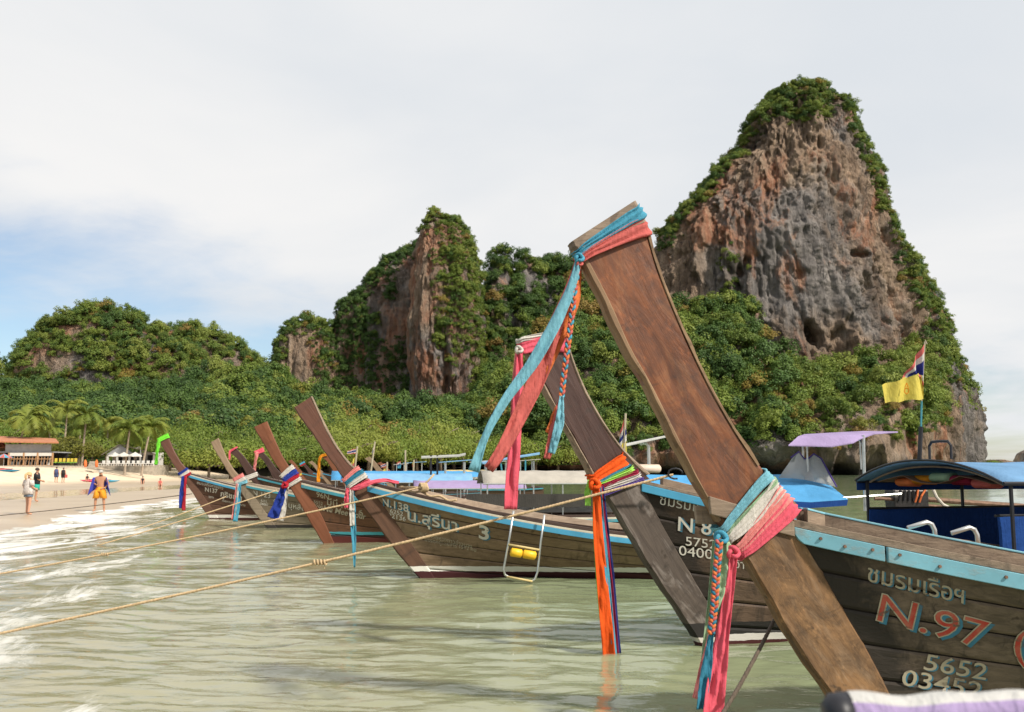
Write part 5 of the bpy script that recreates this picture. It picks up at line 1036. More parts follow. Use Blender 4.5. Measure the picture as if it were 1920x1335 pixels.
b = FB[1]; t = sash(b, 482, 845, 'broad rose cloth hanging from a dark prow tip'); d = dep(b, 482, 848, -.08); band(t, b, (478, 850), (494, 843), 8, 9, 'pink'); tail(t, [(482, 847), (478, 870), (476, 890)], d, [7, 6, 5], 'rose', .7, .2)
b = FB[5]; t = sash(b, 604, 855, 'orange cloth hanging from a far prow tip'); tail(t, [(616, 852), (602, 854), (598, 864), (597, 904)], dep(b, 604, 855, -.1), [4, 6, 6, 6], 'amber', .6, .2)
b = FB[3]; t = sash(b, 566, 868, 'blue and red ribbon on a small dark prow tip'); band(t, b, (562, 871), (571, 866), 3, 3, 'blue'); band(t, b, (563, 874), (572, 869), 2, 2, 'red')
b = FB[2]; t = sash(b, 558, 890, 'yellow ribbon round a small light-brown stem'); band(t, b, (556, 893), (567, 888), 4, 4, 'yellow')

def rope(label, a, b, sag, r, mat, n=120, twist=True, mid=None):
    t = Thing('mooring_rope', (a + b) / 2, label, 'rope', 'mooring ropes'); L = (b - a).length; path = []
    for i in range(n):
        s = i / (n - 1); p = a.lerp(b, s); p.z -= sag * 4 * s * (1 - s); path.append(p)
    if twist:
        m = max(n, int(L / 0.012)); fine = [path[0].lerp(path[0], 0)] * 0
        for i in range(m):
            s = i / (m - 1) * (n - 1); k = min(int(s), n - 2); fine.append(path[k].lerp(path[k + 1], s - k))
        for q_ in range(3):
            pp = []
            for i, p in enumerate(fine):
                an = 6.283 * (i * L / m) / (r * 7.5) + q_ * 2.094; pp.append(p + Vector((0, math.cos(an), math.sin(an))) * r * 0.5)
            mb = MB(); mb.tube(pp, r * 0.58, 5); t.part('strand', mb, mat, True)
    else:
        mb = MB(); mb.tube(path, r, 6); t.part('strand', mb, mat, True)
    return t, path
def rope_knot(t, p, r):
    mb = MB(); pts = []
    for i in range(70):
        s = i / 69; a = s * 6.283 * 4; pts.append(p + Vector(((s - .5) * r * 9, math.cos(a) * r * 1.5, math.sin(a) * r * 1.5)))
    mb.tube(pts, r * 0.7, 6); t.part('knot', mb, ROPE, True)
    rn = random.Random(3); mb = MB()
    for i in range(7): q_ = p + Vector((rn.uniform(-4, 4) * r, 0, 0)); mb.tube([q_, q_ + Vector((rn.uniform(-2, 3), rn.uniform(-1, 1), rn.uniform(-3.5, 2))) * r * 1.6], r * 0.18, 4)
    t.part('frayed_end', mb, ROPE, False)
a = Bb.world(Bb.px(1262, 890, -0.35)); t, path = rope('tan rope from the N 85 boat, lowest of those crossing the water', a, P(-150, 1219, 9.2), 0.05, 0.013, ROPE); rope_knot(t, path[min(range(len(path)), key=lambda i: abs(project(np.array(path[i]))[0] - 603))], 0.014)
mb = MB(); mb.tube([a + Vector((math.cos(x) * .07 + .02, -.02, math.sin(x) * .05 + .01)) for x in [i * .5 for i in range(11)]], 0.009, 6); t.part('steel_hook', mb, BLACK, True)
a = C.world(C.px(788, 914, -0.30)); t, path = rope('tan rope tied to the N.138 rail and running to the shore', a, P(-90, 1092, 15.0), 0.05, 0.014, ROPE, twist=True); rope_knot(t, path[min(range(len(path)), key=lambda i: abs(project(np.array(path[i]))[0] - 200))], 0.012)
mb = MB(); pts = []
for i in range(80): s = i / 79; an = s * 6.283 * 5; pts.append(a + Vector((0.03 * math.cos(an * 1.0) + s * .1, -.05 * math.cos(an), 0.06 * math.sin(an))))
for i in range(40): s = i / 39; pts.append(C.world(C.S(-1, 0.05 + 0.09 * s, 1.0, 0.12)) + Vector((0, 0, 0.08 + 0.02 * math.sin(s * 20))))
mb.tube(pts, 0.02, 6); t.part('rope_coil', mb, ROPE, True)
mb = MB(); mb.tube([a, a + Vector((0.12, 0, 0.10)), a + Vector((0.22, 0, 0.21))], 0.016, 6); t.part('rope_end', mb, ROPE, True)
rope('tan rope from the Me Mee Tour boat dipping into the water', Dd.world(Dd.px(520, 919, -.1)), P(181, 1023, 22.4), 0.03, 0.014, ROPE, 40, False)
rope('tan rope from the pale N 123 prow dipping into the water', E.world(E.px(424, 931, -.1)), P(246, 996, 28.6), 0.03, 0.014, ROPE, 40, False)
rope('thin rope from the N137 boat passing the bathers on the sand', Ff.world(Ff.px(360, 926, -.1)), P(-70, 973, 36), 0.04, 0.014, ROPE_D, 40, False)
rope('dark twisted rope hanging slack beside the nearest stem', P(1462, 1140, 7.3), P(1338, 1365, 6.1), 0.03, 0.017, ROPE_D, 60)

FLAGMAT = {'r': CL['coral'], 'w': CL['white'], 'n': CL['navy'], 'y': m_cloth('flag_yellow', (0.82, 0.68, 0.14), 0.35), 'b': CL['blue']}
def flag_cloth(t, tl, tr, br, bl, D, cols, wave=0.05, name='flag_cloth', across=True):
    """cloth quad from picture corners; stripes run from the tl-tr edge down"""
    a, b, c, d_ = [P(x, y, D) for x, y in (tl, tr, br, bl)]; n, m = 15, len(cols) * 2 + 1; rows = []
    for i in range(m):
        v = i / (m - 1); rows.append([a.lerp(b, j / (n - 1)).lerp(d_.lerp(c, j / (n - 1)), v) + Vector((0, wave * math.sin(j * .75 + v * 2.5) * (1 - abs(2 * j / (n - 1) - 1) ** 3), 0.15 * wave * math.sin(j * .9))) for j in range(n)])
    mb = MB(); mb.grid(rows); keys = sorted(set(cols)); mb.m = [keys.index(cols[i // 2]) for i in range(m - 1) for j in range(n - 1)]
    return t.part(name, mb, [FLAGMAT[k] for k in keys], True)
THAI = 'rwnnwr'
def small_flag(label, base, top, D, quads):
    t = Thing('flag', P(base[0], base[1], D), label, 'flag', 'flags flying on the boats'); mb = MB(); mb.tube([P(*base, D), P(*top, D)], 0.022 * D / 30 + 0.008, 6); t.part('flag_pole', mb, plain('bamboo', (0.42, 0.36, 0.26), 0.7))
    for q_ in quads: flag_cloth(t, *q_[:4], D, q_[4], 0.05)
    return t
t = Thing('flag', P(1727, 858, 10.6), 'yellow royal flag below a red, white and blue flag on the arched canopy', 'flag', 'flags flying on the boats')
mb = MB(); mb.tube([P(1724, 862, 10.6), P(1727, 800, 10.6)], 0.024, 8); t.part('pole_socket', mb, BLACK)
mb = MB(); mb.tube([P(1727, 800, 10.6), P(1728, 752, 10.6)], 0.011, 8); t.part('flag_pole', mb, TEAL_P); mb = MB(); mb.tube([P(1728, 752, 10.6), P(1734, 642, 10.6), P(1735, 638, 10.6), P(1738, 645, 10.6)], 0.008, 6); t.part('pole_tip', mb, plain('bamboo', (0.42, 0.36, 0.26), 0.7))
flag_cloth(t, (1691, 711), (1733, 645), (1731, 732), (1722, 700), 10.57, THAI, 0.05)
yf = flag_cloth(t, (1654, 722), (1722, 700), (1731, 748), (1660, 756), 10.53, 'yy', 0.06); flag_cloth(t, (1722, 699), (1732, 710), (1731, 748), (1729, 748), 10.55, 'yy', 0.02)
for pts in ([(1700, 718), (1697, 726), (1703, 726)], [(1697, 728), (1696, 735), (1700, 739), (1704, 735), (1703, 728)]):
    mb = MB(); mb.tube([P(x, y, 10.44) for x, y in pts + pts[:1]], 0.0055, 4); t.part('flag_emblem', mb, CL['amber'])
small_flag('drooping red, white and blue flag over a yellow one beside the N 85 prow', (1169, 885), (1173, 775), 22.5, [((1162, 812), (1173, 778), (1175, 826), (1160, 840), 'rwnw'), ((1161, 838), (1174, 824), (1176, 866), (1160, 858), 'yy')])
small_flag('striped flag on a tall pole behind the N.138 prow', (664, 892), (670, 837), 40, [((651, 846), (669, 840), (668, 850), (651, 852), THAI), ((658, 868), (668, 852), (667, 874), (660, 878), 'yr')])
small_flag('faded flag on a thin leaning pole beside the light wooden prow', (694, 895), (703, 828), 56, [((697, 848), (703, 830), (703, 840), (699, 856), 'wnr')])
small_flag('low striped flag over a yellow pennant behind the blue tarps', (725, 892), (726, 866), 60, [((714, 872), (725, 868), (725, 874), (714, 877), THAI), ((714, 884), (725, 877), (725, 884), (715, 886), 'yy')])
small_flag('small flag with blue pennant on a tall pole', (760, 890), (760, 844), 66, [((744, 868), (751, 864), (751, 872), (744, 874), 'rwn'), ((746, 873), (752, 870), (751, 878), (745, 878), 'bb')])
small_flag('small yellow pennant near the yellow canopy', (775, 888), (776, 862), 70, [((773, 868), (776, 863), (776, 874), (773, 876), 'yr')])

# ------------------------------------------------------------------ trees, palms, beach houses, people
def ground(px, D):
    x = P(px, 880, D).x; z, _ = beach_z(np.array([x]), np.array([float(D)])); return Vector((x, D, float(z[0])))
CROWNS = [crown_mesh(f'broad_crown_{i}', 200 + i, 1.0, 0.85 + 0.12 * (i % 3), 40 + 6 * i, 100, 0.056, 0.0, 0.25, 0.29) for i in range(5)]
for me in CROWNS: me.materials.append(LEAF_TREE)
LEAF_YEL = m_leaf('yellow_green_leaves', [(0.13, 0.145, 0.025), (0.19, 0.185, 0.035)], 0.3)
rt = random.Random(12)
def tree(px, D, w, h, label, grp, mat=None, zb=None):
    g = ground(px, D)
    if zb is not None: g.z = zb
    t = empty('broadleaf_tree', g); tag(t, label, 'tree', grp)
    hh = h * 0.42; mb = MB(); lean = rt.uniform(-.4, .4); mb.tube([(0, 0, -0.3), (lean * .3, 0, hh * .5), (lean, 0, hh)], [0.035 * h, 0.028 * h, 0.02 * h], 7)
    for k in range(4):
        a = rt.uniform(0, 6.28); mb.tube([(lean * .8, 0, hh * .85), (lean + math.cos(a) * w * .22, math.sin(a) * w * .22, hh + h * .14), (lean + math.cos(a) * w * .4, math.sin(a) * w * .4, hh + h * .22)], [0.016 * h, 0.011 * h, 0.006 * h], 5)
    mb.build('trunk', BARK, t, True)
    me = CROWNS[rt.randrange(5)]
    if mat: me = me.copy(); me.materials.clear(); me.materials.append(mat)
    c = bpy.data.objects.new('crown', me); COL.objects.link(c); c.parent = t
    c.location = (lean, 0, h * 0.10); c.scale = (w / 2 / 1.15, w / 2 / 1.15, h * 0.76); c.rotation_euler = (0, 0, rt.uniform(0, 6.28))
    return t
TG = 'trees along the back of the beach'
tree(108, 158, 12, 5.6, 'low yellow-green tree beside the restaurant roof', 'trees by the beach houses', LEAF_YEL); tree(140, 152, 10, 5.0, 'olive-yellow tree above the green chairs', 'trees by the beach houses', LEAF_YEL); tree(172, 160, 12, 6.6, 'bright green tree between restaurant and gabled house', 'trees by the beach houses'); tree(40, 172, 13, 8, 'green tree rising behind the restaurant', 'trees by the beach houses')
ORD = 'first second third fourth fifth sixth seventh eighth ninth tenth eleventh twelfth thirteenth fourteenth fifteenth sixteenth seventeenth eighteenth nineteenth'.split()
for k_, (px, D, w, h) in enumerate(((318, 165, 11, 8.0), (352, 158, 13, 8.2), (392, 156, 14, 7.2), (432, 160, 15, 7.6), (470, 168, 13, 8.6), (512, 172, 13, 8.2), (552, 180, 14, 8.6), (598, 186, 15, 9.6), (640, 196, 15, 10.4), (690, 204, 16, 11.4), (736, 216, 16, 11.2), (782, 228, 17, 12.4), (826, 240, 17, 12.6), (868, 252, 18, 14.0), (912, 266, 18, 13.6), (958, 280, 19, 14.0), (1004, 288, 18, 13.0), (1046, 292, 18, 13.0),
                      (300, 178, 12, 10.0), (370, 176, 13, 10.6), (450, 184, 14, 11.4), (530, 192, 15, 12.0), (618, 206, 16, 14.0), (664, 214, 15, 16.6), (716, 228, 17, 15.6), (760, 240, 17, 16.6), (806, 252, 18, 18.6), (850, 266, 18, 18.0), (232, 172, 12, 9.6), (262, 180, 12, 10.6), (6, 166, 10, 9))):
    tree(px, D, w, h, (ORD[k_] + ' spreading tree from the gabled house in the front row behind the sand') if k_ < 18 else (ORD[k_ - 18] + ' taller tree from the gabled house in the second row') if k_ < 28 else ('dense tree behind the gabled house roof', 'tall tree behind the lamp post', 'tree at the picture edge behind the hut roof')[k_ - 28], TG)
t = tree(1862, 330, 9, 5.5, 'solitary round bush on the rock off the great tower', None, zb=0.6)
mb = MB(); pr = P(1862, 884, 330)
for k in range(3): mb.tube([(pr.x + k * 3 - 4, 330, -1), (pr.x + k * 3 - 3.5, 330, 0.6 + .3 * k), (pr.x + k * 3 - 3, 330, 1.0)], [4.5, 3.6, 1.2], 9)
tag(mb.build('sea_rock', ROCK), 'low rock in the sea under the round bush', 'rock')
# palms
def palm_crown(name, seed):
    rng = np.random.default_rng(seed); V = []
    for k in range(24):
        az = rng.uniform(0, 6.28); el = rng.uniform(-0.35, 1.25); Lf = rng.uniform(0.85, 1.1); dirh = np.array([math.cos(az), math.sin(az), 0]); prev = np.zeros(3); e = el
        side = np.array([-dirh[1], dirh[0], 0])
        for s in range(14):
            d = dirh * math.cos(e) + np.array([0, 0, math.sin(e)]); nxt = prev + d * Lf / 14; e -= 0.115 * (0.6 + s / 10)
            ll = 0.30 * math.sin(math.pi * min(1, (s + 1.5) / 15.5)) ** 0.7
            for sg in (-1, 1):
                for w_ in (0.0, 0.5):
                    a = prev + (nxt - prev) * w_; tip = a + side * sg * ll * 0.72 + d * ll * 0.55 + np.array([0, 0, -ll * rng.uniform(0.15, 0.6)]); b = a + (nxt - prev) * 0.75
                    V += [a, b, tip + d * 0.008, tip]
            u = np.array([0, 0, 0.010]); V += [prev - side * .010, prev + side * .010, nxt + side * .008 + u * 0, nxt - side * .008]; prev = nxt
    V = np.array(V); return np_mesh(name, V, np.arange(len(V)).reshape(-1, 4))
LEAF_PALM = m_leaf('palm_fronds', [(0.13, 0.20, 0.035), (0.19, 0.255, 0.045), (0.27, 0.28, 0.06)], 0.4)
PALMS = [palm_crown(f'palm_crown_{i}', 300 + i) for i in range(4)]
for me in PALMS: me.materials.append(LEAF_PALM)
PTR = plain('palm_trunk', (0.36, 0.29, 0.22), 0.9, var=0.35, scale=3)
def palm(base, top, D, r, label, grp='coconut palms behind the beach'):
    b = P(base[0], base[1], D); q_ = P(top[0], top[1], D); g = ground(base[0], D); g.x = b.x; h = q_.z - g.z; t = empty('coconut_palm', g); tag(t, label, 'palm tree', grp)
    dx = q_.x - g.x; pts = [(dx * (s ** 1.5), 0.1 * math.sin(s * 3), h * s) for s in [i / 8 for i in range(9)]]; mb = MB(); mb.tube([(0, 0, -.3)] + pts, [.22] + [.19 - .07 * i / 8 for i in range(9)], 8); mb.build('trunk', PTR, t, True)
    c = bpy.data.objects.new('crown', PALMS[rt.randrange(4)]); COL.objects.link(c); c.parent = t; c.location = (dx, 0, h); c.scale = (r, r, r); c.rotation_euler = (0, 0, rt.uniform(0, 6.28)); return t
palm((30, 866), (50, 782), 146, 4.4, 'full coconut palm above the restaurant roof'); palm((118, 862), (126, 768), 160, 3.8, 'tallest coconut palm behind the yellow-green trees'); palm((154, 850), (162, 778), 150, 3.5, 'coconut palm with bare slanting pale trunk'); palm((148, 858), (150, 800), 166, 3.0, 'small palm half hidden behind the slanting trunk')
palm((234, 872), (243, 804), 142, 3.7, 'coconut palm beside the white parasols'); palm((266, 872), (283, 800), 146, 3.3, 'coconut palm leaning away beside the lamp post'); palm((198, 858), (203, 798), 164, 3.4, 'shaded coconut palm left of the gabled house'); palm((95, 858), (92, 806), 168, 3.2, 'low coconut palm in the scrub behind the restaurant'); palm((8, 858), (14, 800), 175, 3.6, 'coconut palm cut by the picture edge')
for k_, (b_, q_, D) in enumerate((((540, 858), (536, 802), 215), ((556, 858), (558, 796), 220), ((586, 858), (588, 812), 222), ((512, 856), (506, 786), 225), ((640, 856), (634, 806), 240), ((446, 856), (452, 794), 214), ((600, 854), (612, 800), 232))): palm(b_, q_, D, 4.0, 'slim palm among the trees ' + ('directly behind the N.138 prow tip', 'just beyond the N.138 prow tip', 'between the N.138 prow and the creeper wall', 'above the Me Mee Tour prow tip', 'above the striped flag', 'above the N 123 prow', 'below the creeper wall')[k_], 'palms among the far trees')

# --- beach restaurant and neighbours
WOODB = plain('stained_timber', (0.42, 0.24, 0.12), 0.8); TILE = plain('orange_roof', (0.46, 0.19, 0.10), 0.85, var=0.3, scale=2); GREYM = plain('grey_sheet', (0.30, 0.31, 0.33), 0.6, var=0.25, scale=1.5); ROOM_SHADE = plain('painted_room_shade', (0.02, 0.018, 0.016), 0.9); WALLW = plain('white_wall', (0.62, 0.60, 0.56), 0.8); STONE = plain('pale_stone', (0.42, 0.37, 0.30), 0.9, var=0.4, scale=3)  # interior material is near-black: shade of the rooms painted as colour
def house(label, D, name, cat): return Thing(name, P(50, 876, D), label, cat)
def pbox(t, nm, m, x0, y0, x1, y1, D, dp, sh=0.0):
    a, b = P(x0, y0, D), P(x1, y1, D); mb = MB(); mb.box(((a.x + b.x) / 2, D + dp / 2 + sh, (a.z + b.z) / 2), (abs(b.x - a.x), dp, abs(a.z - b.z))); return t.part(nm, mb, m)
D = 140; t = house('open-fronted beach restaurant with slatted railing and orange roof', D, 'beach_restaurant', 'restaurant')
pbox(t, 'terrace', STONE, -60, 873, 112, 886, D, 9, -.3); pbox(t, 'back_wall', ROOM_SHADE, -58, 846, 96, 873, D, .2, 5); pbox(t, 'fascia', GREYM, 9, 833, 94, 847, D, .1, .2); pbox(t, 'awning', WALLW, 17, 849, 100, 855, D, .12, -.1); pbox(t, 'upper_floor', GREYM, -60, 846.5, 98, 848.5, D, 6, .1)
mb = MB(); mb.slab([[P(-60, 826, D - 1), P(110, 829, D - 1)], [P(-60, 815, D + 6), P(104, 822, D + 6)]], (0, 0, -.18)); t.part('roof', mb, TILE)
for x in (16, 44, 70, 98): pbox(t, 'post', WOODB, x, 849, x + 1.6, 874, D, .15, -.15)
for y in (860, 872): pbox(t, 'rail', WOODB, 16, y, 99, y + 1.2, D, .1, -.2)
for k in range(14):
    x = 19 + k * 5.7; mb = MB(); mb.beam(P(x, 872, D - .12), P(x + 2.6, 856, D - .12), .06, .06); t.part('slat', mb, WOODB)
for k in range(7):
    mb = MB(); c = P(24 + k * 11, 872, D + 2); mb.box(c + Vector((0, 0, .45)), (.5, .5, .06)); mb.box(c + Vector((.22, 0, .75)), (.05, .5, .6)); mb.box(c + Vector((0, 0, .2)), (.4, .4, .4)); t.part('chair', mb, WALLW)
t = house('orange tiled hut roof at the picture edge above the restaurant', 144, 'beach_hut', 'hut'); mb = MB(); mb.slab([[P(-60, 838, 143), P(12, 838, 143)], [P(-60, 818, 147), P(2, 818, 147)]], (0, 0, -.15)); t.part('roof', mb, TILE); pbox(t, 'wall', WOODB, -60, 839, 6, 876, 144.5, 3)
D = 150; t = house('grey gabled beach house with white columns behind the parasols', D, 'beach_house', 'house')
pbox(t, 'wall', WALLW, 196, 848, 292, 872, D, .2, 3); pbox(t, 'terrace', STONE, 184, 872, 292, 892, D, 6, -.5)
mb = MB(); a, b, c = P(200, 852, D), P(224, 833, D), P(252, 852, D); mb.slab([[a, c], [b, b + Vector((.02, 0, 0))]], (0, .3, 0)); t.part('gable', mb, GREYM)
mb = MB(); mb.slab([[P(190, 852, D - .3), P(224, 832, D - .3)], [P(190, 852, D + 6), P(224, 832, D + 6)]], (0, 0, -.15)); mb.slab([[P(224, 831.5, D - .3), P(296, 852, D - .3)], [P(224, 831.5, D + 6), P(296, 852, D + 6)]], (0, 0, -.15)); t.part('roof', mb, plain('grey_roof', (0.16, 0.13, 0.11), 0.9, var=.3, scale=2))
for x0_, x1_ in ((205, 214), (222, 236), (244, 256), (264, 282)): pbox(t, 'doorway_shade', ROOM_SHADE, x0_, 853, x1_, 872, D, .1, 2.85)  # near-black panels on the wall, painted shade in place of openings
for x in (199, 217, 240, 260, 286): pbox(t, 'column', WALLW, x, 850, x + 2.4, 872, D, .22, .2)
UG = 'white parasols in front of the gabled house'
for k, x in enumerate((214, 231, 252)):
    p = ground(x, 142); p.z = P(x, 874, 142).z; t = Thing('parasol', p, ('first', 'middle', 'last')[k] + ' white parasol in the row of three before the gabled house', 'parasol', UG)
    mb = MB(); mb.tube([p, p + Vector((0, 0, 1.7))], .03, 6); t.part('pole', mb, WOODB); mb = MB(); top = p + Vector((0, 0, 2.0)); rim = [p + Vector((math.cos(a) * 1.0, math.sin(a) * 1.0, 1.45 + .05 * (i % 2))) for i, a in enumerate([j * 6.283 / 8 for j in range(8)])]
    mb.add([top] + rim + [q_ + Vector((0, 0, -.13)) for q_ in rim], [(0, 1 + j, 1 + (j + 1) % 8) for j in range(8)] + [(1 + j, 9 + j, 9 + (j + 1) % 8, 1 + (j + 1) % 8) for j in range(8)]); t.part('canopy', mb, WALLW)
for k in range(11):
    p = P(190 + k * 9.3, 873, 139); t = Thing('sun_lounger', p, ORD[k] + ' white sun lounger from the stone steps along the terrace', 'sun lounger', 'sun loungers along the terrace'); mb = MB(); mb.box(p + Vector((0, 0, .28)), (.40, 1.2, .08)); t.part('seat', mb, WALLW); mb = MB(); mb.box(p + Vector((0, .75, .5)), (.40, .08, .40)); t.part('backrest', mb, WALLW)
    mb = MB(); [mb.box(p + Vector((sx, sy, .12)), (.06, .06, .3)) for sx in (-.17, .17) for sy in (-.5, .5)]; t.part('frame', mb, WALLW)
t = Thing('lamp_post', P(263, 874, 144), 'curved grey lamp post between the two palms', 'lamp'); mb = MB(); mb.tube([P(263.5, 875, 144), P(263.5, 845, 144), P(262.5, 839, 144), P(260, 837, 144), P(257.5, 839, 144)], .06, 6); t.part('pole', mb, STEEL); mb = MB(); mb.box(P(257.2, 840, 144), (.35, .2, .12)); t.part('lamp_head', mb, WALLW)
for k, x in enumerate((160, 181)):
    t = Thing('beach_post', P(x, 876, 136), ('orange post on the restaurant side of the pale stone steps', 'orange post on the parasol side of the pale stone steps')[k], 'post', 'orange posts by the steps'); mb = MB(); mb.tube([P(x, 876, 136), P(x, 872, 136), P(x, 866, 136), P(x, 862, 136)], [.16, .22, .2, .08], 8); t.part('body', mb, CL['orange'], True)
t = Thing('stone_steps', P(170, 878, 137), 'pale stone steps between the orange posts', 'steps')
for k in range(5): pbox(t, 'step', STONE, 163 + k * 1.2, 877 - k * 3, 178, 880 - k * 3, 137 + k * .5, .6)
for k in range(6):
    p = P(104 + k * 7.2 + rt.uniform(-1, 1), 873, 138 + rt.uniform(-1, 1)); t = Thing('cafe_chair', p, ORD[k] + ' lime-green cafe chair from the restaurant on the terrace', 'chair', 'lime-green cafe chairs'); mb = MB(); mb.box(p + Vector((0, 0, .42)), (.36, .4, .06)); t.part('seat', mb, CL['lime']); mb = MB(); mb.box(p + Vector((0, .2, .75)), (.36, .05, .5)); t.part('backrest', mb, CL['yellow'])
    for sx in (-.18, .18):
        for sy in (-.18, .18): mb = MB(); mb.box(p + Vector((sx, sy, .2)), (.04, .04, .42)); t.part('leg', mb, BLACK)
for (x, y, D_, c, lb) in ((172, 885, 118, 'pink', 'pink kayak drawn up on the sand behind the bathers'), (204, 885, 118, 'blue', 'blue kayak drawn up on the sand behind the man with the towel'), (3, 882, 120, 'coral', 'red kayak at the picture edge on the sand'), (17, 883, 119, 'teal', 'turquoise kayak beside the striped parasol')):
    g = ground(x, D_); t = Thing('kayak', g, lb, 'kayak', 'kayaks on the sand'); mb = MB(); rows = []
    for i in range(11):
        s = i / 10 * 2 - 1; w = .36 * (1 - s * s) + .02; rows.append([g + Vector((s * 1.4, math.cos(a) * w, .16 + .15 * math.sin(a) * (w / .36) + .12 * s ** 4)) for a in [j * .6283 for j in range(10)]])
    mb.grid(rows, True); t.part('hull', mb, CL[c], True); mb = MB(); mb.box(g + Vector((0, 0, .32)), (.5, .4, .04)); t.part('seat', mb, BLACK)
g = ground(6, 122); t = Thing('beach_parasol', g, 'blue and red striped parasol at the picture edge', 'parasol'); mb = MB(); mb.tube([g, g + Vector((0, 0, 1.9))], .03, 6); t.part('pole', mb, WALLW); mb = MB(); n_ = 12; rim = [g + Vector((math.cos(j * 6.283 / n_) * 1.1, math.sin(j * 6.283 / n_) * 1.1, 1.45)) for j in range(n_)]; mb.add([g + Vector((0, 0, 1.95))] + rim, [(0, 1 + j, 1 + (j + 1) % n_) for j in range(n_)]); mb.m = [j % 2 for j in range(n_)]; t.part('canopy', mb, [CL['blue'], CL['coral']])

# --- people
SKIN = plain('skin', (0.55, 0.30, 0.20), 0.55, var=0.08); SKIN_D = plain('tanned_skin', (0.44, 0.22, 0.13), 0.55, var=0.08); HAIR_B = plain('blond_hair', (0.55, 0.38, 0.18), 0.7); HAIR_D = plain('dark_hair', (0.03, 0.02, 0.015), 0.6)
def person(label, pos, face, h, J, skin=SKIN, hair=HAIR_D, cap=None):
    """J overrides joint places (metres at 1.75 m, facing -y; l/r as seen from the front)"""
    k = h / 1.75; t = empty('person', pos, face); tag(t, label, 'person', 'people on the beach'); t.scale = (k, k, k)
    j = dict(pelvis=(0, 0, .95), spine=(0, .0, 1.13), chest=(0, .01, 1.33), neck=(0, .01, 1.49), chin=(0, -.015, 1.565), head=(0, -.01, 1.65), crown=(0, 0, 1.715))
    for n_, s in (('l', -1), ('r', 1)): j.update({n_ + 'sh': (s * .185, .01, 1.42), n_ + 'el': (s * .25, .05, 1.14), n_ + 'wr': (s * .26, -.04, .90), n_ + 'ha': (s * .26, -.06, .82), n_ + 'hip': (s * .095, 0, .90), n_ + 'kn': (s * .11, -.01, .50), n_ + 'an': (s * .115, .03, .08), n_ + 'to': (s * .125, -.12, .03)})
    j.update(J)
    R = dict(pelvis=(.155, .11), spine=(.135, .10), chest=(.165, .115), neck=(.058, .058), chin=(.062, .07), head=(.078, .095), crown=(.05, .06), sh=(.07, .07), el=(.045, .045), wr=(.032, .03), ha=(.042, .022), hip=(.095, .1), kn=(.06, .062), an=(.042, .045), to=(.04, .028))
    names = list(j); idx = {n_: i for i, n_ in enumerate(names)}; E_ = [('pelvis', 'spine'), ('spine', 'chest'), ('chest', 'neck'), ('neck', 'chin'), ('chin', 'head'), ('head', 'crown')]
    for s in 'lr': E_ += [('chest', s + 'sh'), (s + 'sh', s + 'el'), (s + 'el', s + 'wr'), (s + 'wr', s + 'ha'), ('pelvis', s + 'hip'), (s + 'hip', s + 'kn'), (s + 'kn', s + 'an'), (s + 'an', s + 'to')]
    V = [Vector(j[n_]) for n_ in names]; ED = [(idx[a], idx[b]) for a, b in E_]; RR = [R[n_] if n_ in R else R[n_[1:]] for n_ in names]
    for s in 'lr':       # fingers and thumb
        w_, hd = Vector(j[s + 'wr']), Vector(j[s + 'ha']); d = (hd - w_).normalized(); sd = d.cross(Vector((1, 0, 0)) if abs(d.x) < .9 else Vector((0, 1, 0))).normalized()
        for q_ in range(4):
            b = hd + sd * (q_ - 1.5) * .021 + d * .02; V += [b + d * (.045 - .006 * abs(q_ - 1.2)), b + d * (.085 - .012 * abs(q_ - 1.2)) + Vector((0, -.012, 0))]; RR += [(.010, .010), (.008, .008)]; ED += [(idx[s + 'ha'], len(V) - 2), (len(V) - 2, len(V) - 1)]
        b = w_ + d * .035; V += [b + sd * .045 + d * .03, b + sd * .055 + d * .06]; RR += [(.012, .012), (.009, .009)]; ED += [(idx[s + 'ha'], len(V) - 2), (len(V) - 2, len(V) - 1)]
    V += [Vector(j['head']) + Vector((0, -.105, -.02))]; RR += [(.014, .02)]; ED += [(idx['head'], len(V) - 1)]      # nose
    me = bpy.data.meshes.new('body'); me.from_pydata([tuple(v) for v in V], ED, []); o = link('body', me, skin, t); m = o.modifiers.new('skin', 'SKIN'); m.use_smooth_shade = True
    sk = me.skin_vertices[0].data
    for i, r in enumerate(RR): sk[i].radius = r
    sk[0].use_root = True
    m = o.modifiers.new('sub', 'SUBSURF'); m.levels = 1; m.render_levels = 2
    hd = Vector(j['head'])
    def ell(nm, mat, c, r, z0=-1.0, n_=8):
        mb = MB(); rows = []
        for a in [math.pi / 2 - (math.pi / 2 - math.asin(z0)) * i / n_ for i in range(n_ + 1)]: rows.append([Vector(c) + Vector((r[0] * math.cos(a) * math.cos(b), r[1] * math.cos(a) * math.sin(b), r[2] * math.sin(a))) for b in [q_ * 6.283 / 14 for q_ in range(14)]])
        mb.grid(rows, True); return mb.build(nm, mat, t, True)
    if cap: ell('cap', cap, hd + Vector((0, .0, .02)), (.098, .118, .10), -.05); mb = MB(); mb.slab([[hd + Vector((-.075, -.09, .02)), hd + Vector((.075, -.09, .02))], [hd + Vector((-.055, -.17, .0)), hd + Vector((.055, -.17, .0))]], (0, 0, .008)); mb.build('cap_peak', cap, t)
    else: ell('hair', hair, hd + Vector((0, .018, .012)), (.096, .112, .105), -.35)
    return t, {n_: Vector(v) for n_, v in j.items()}
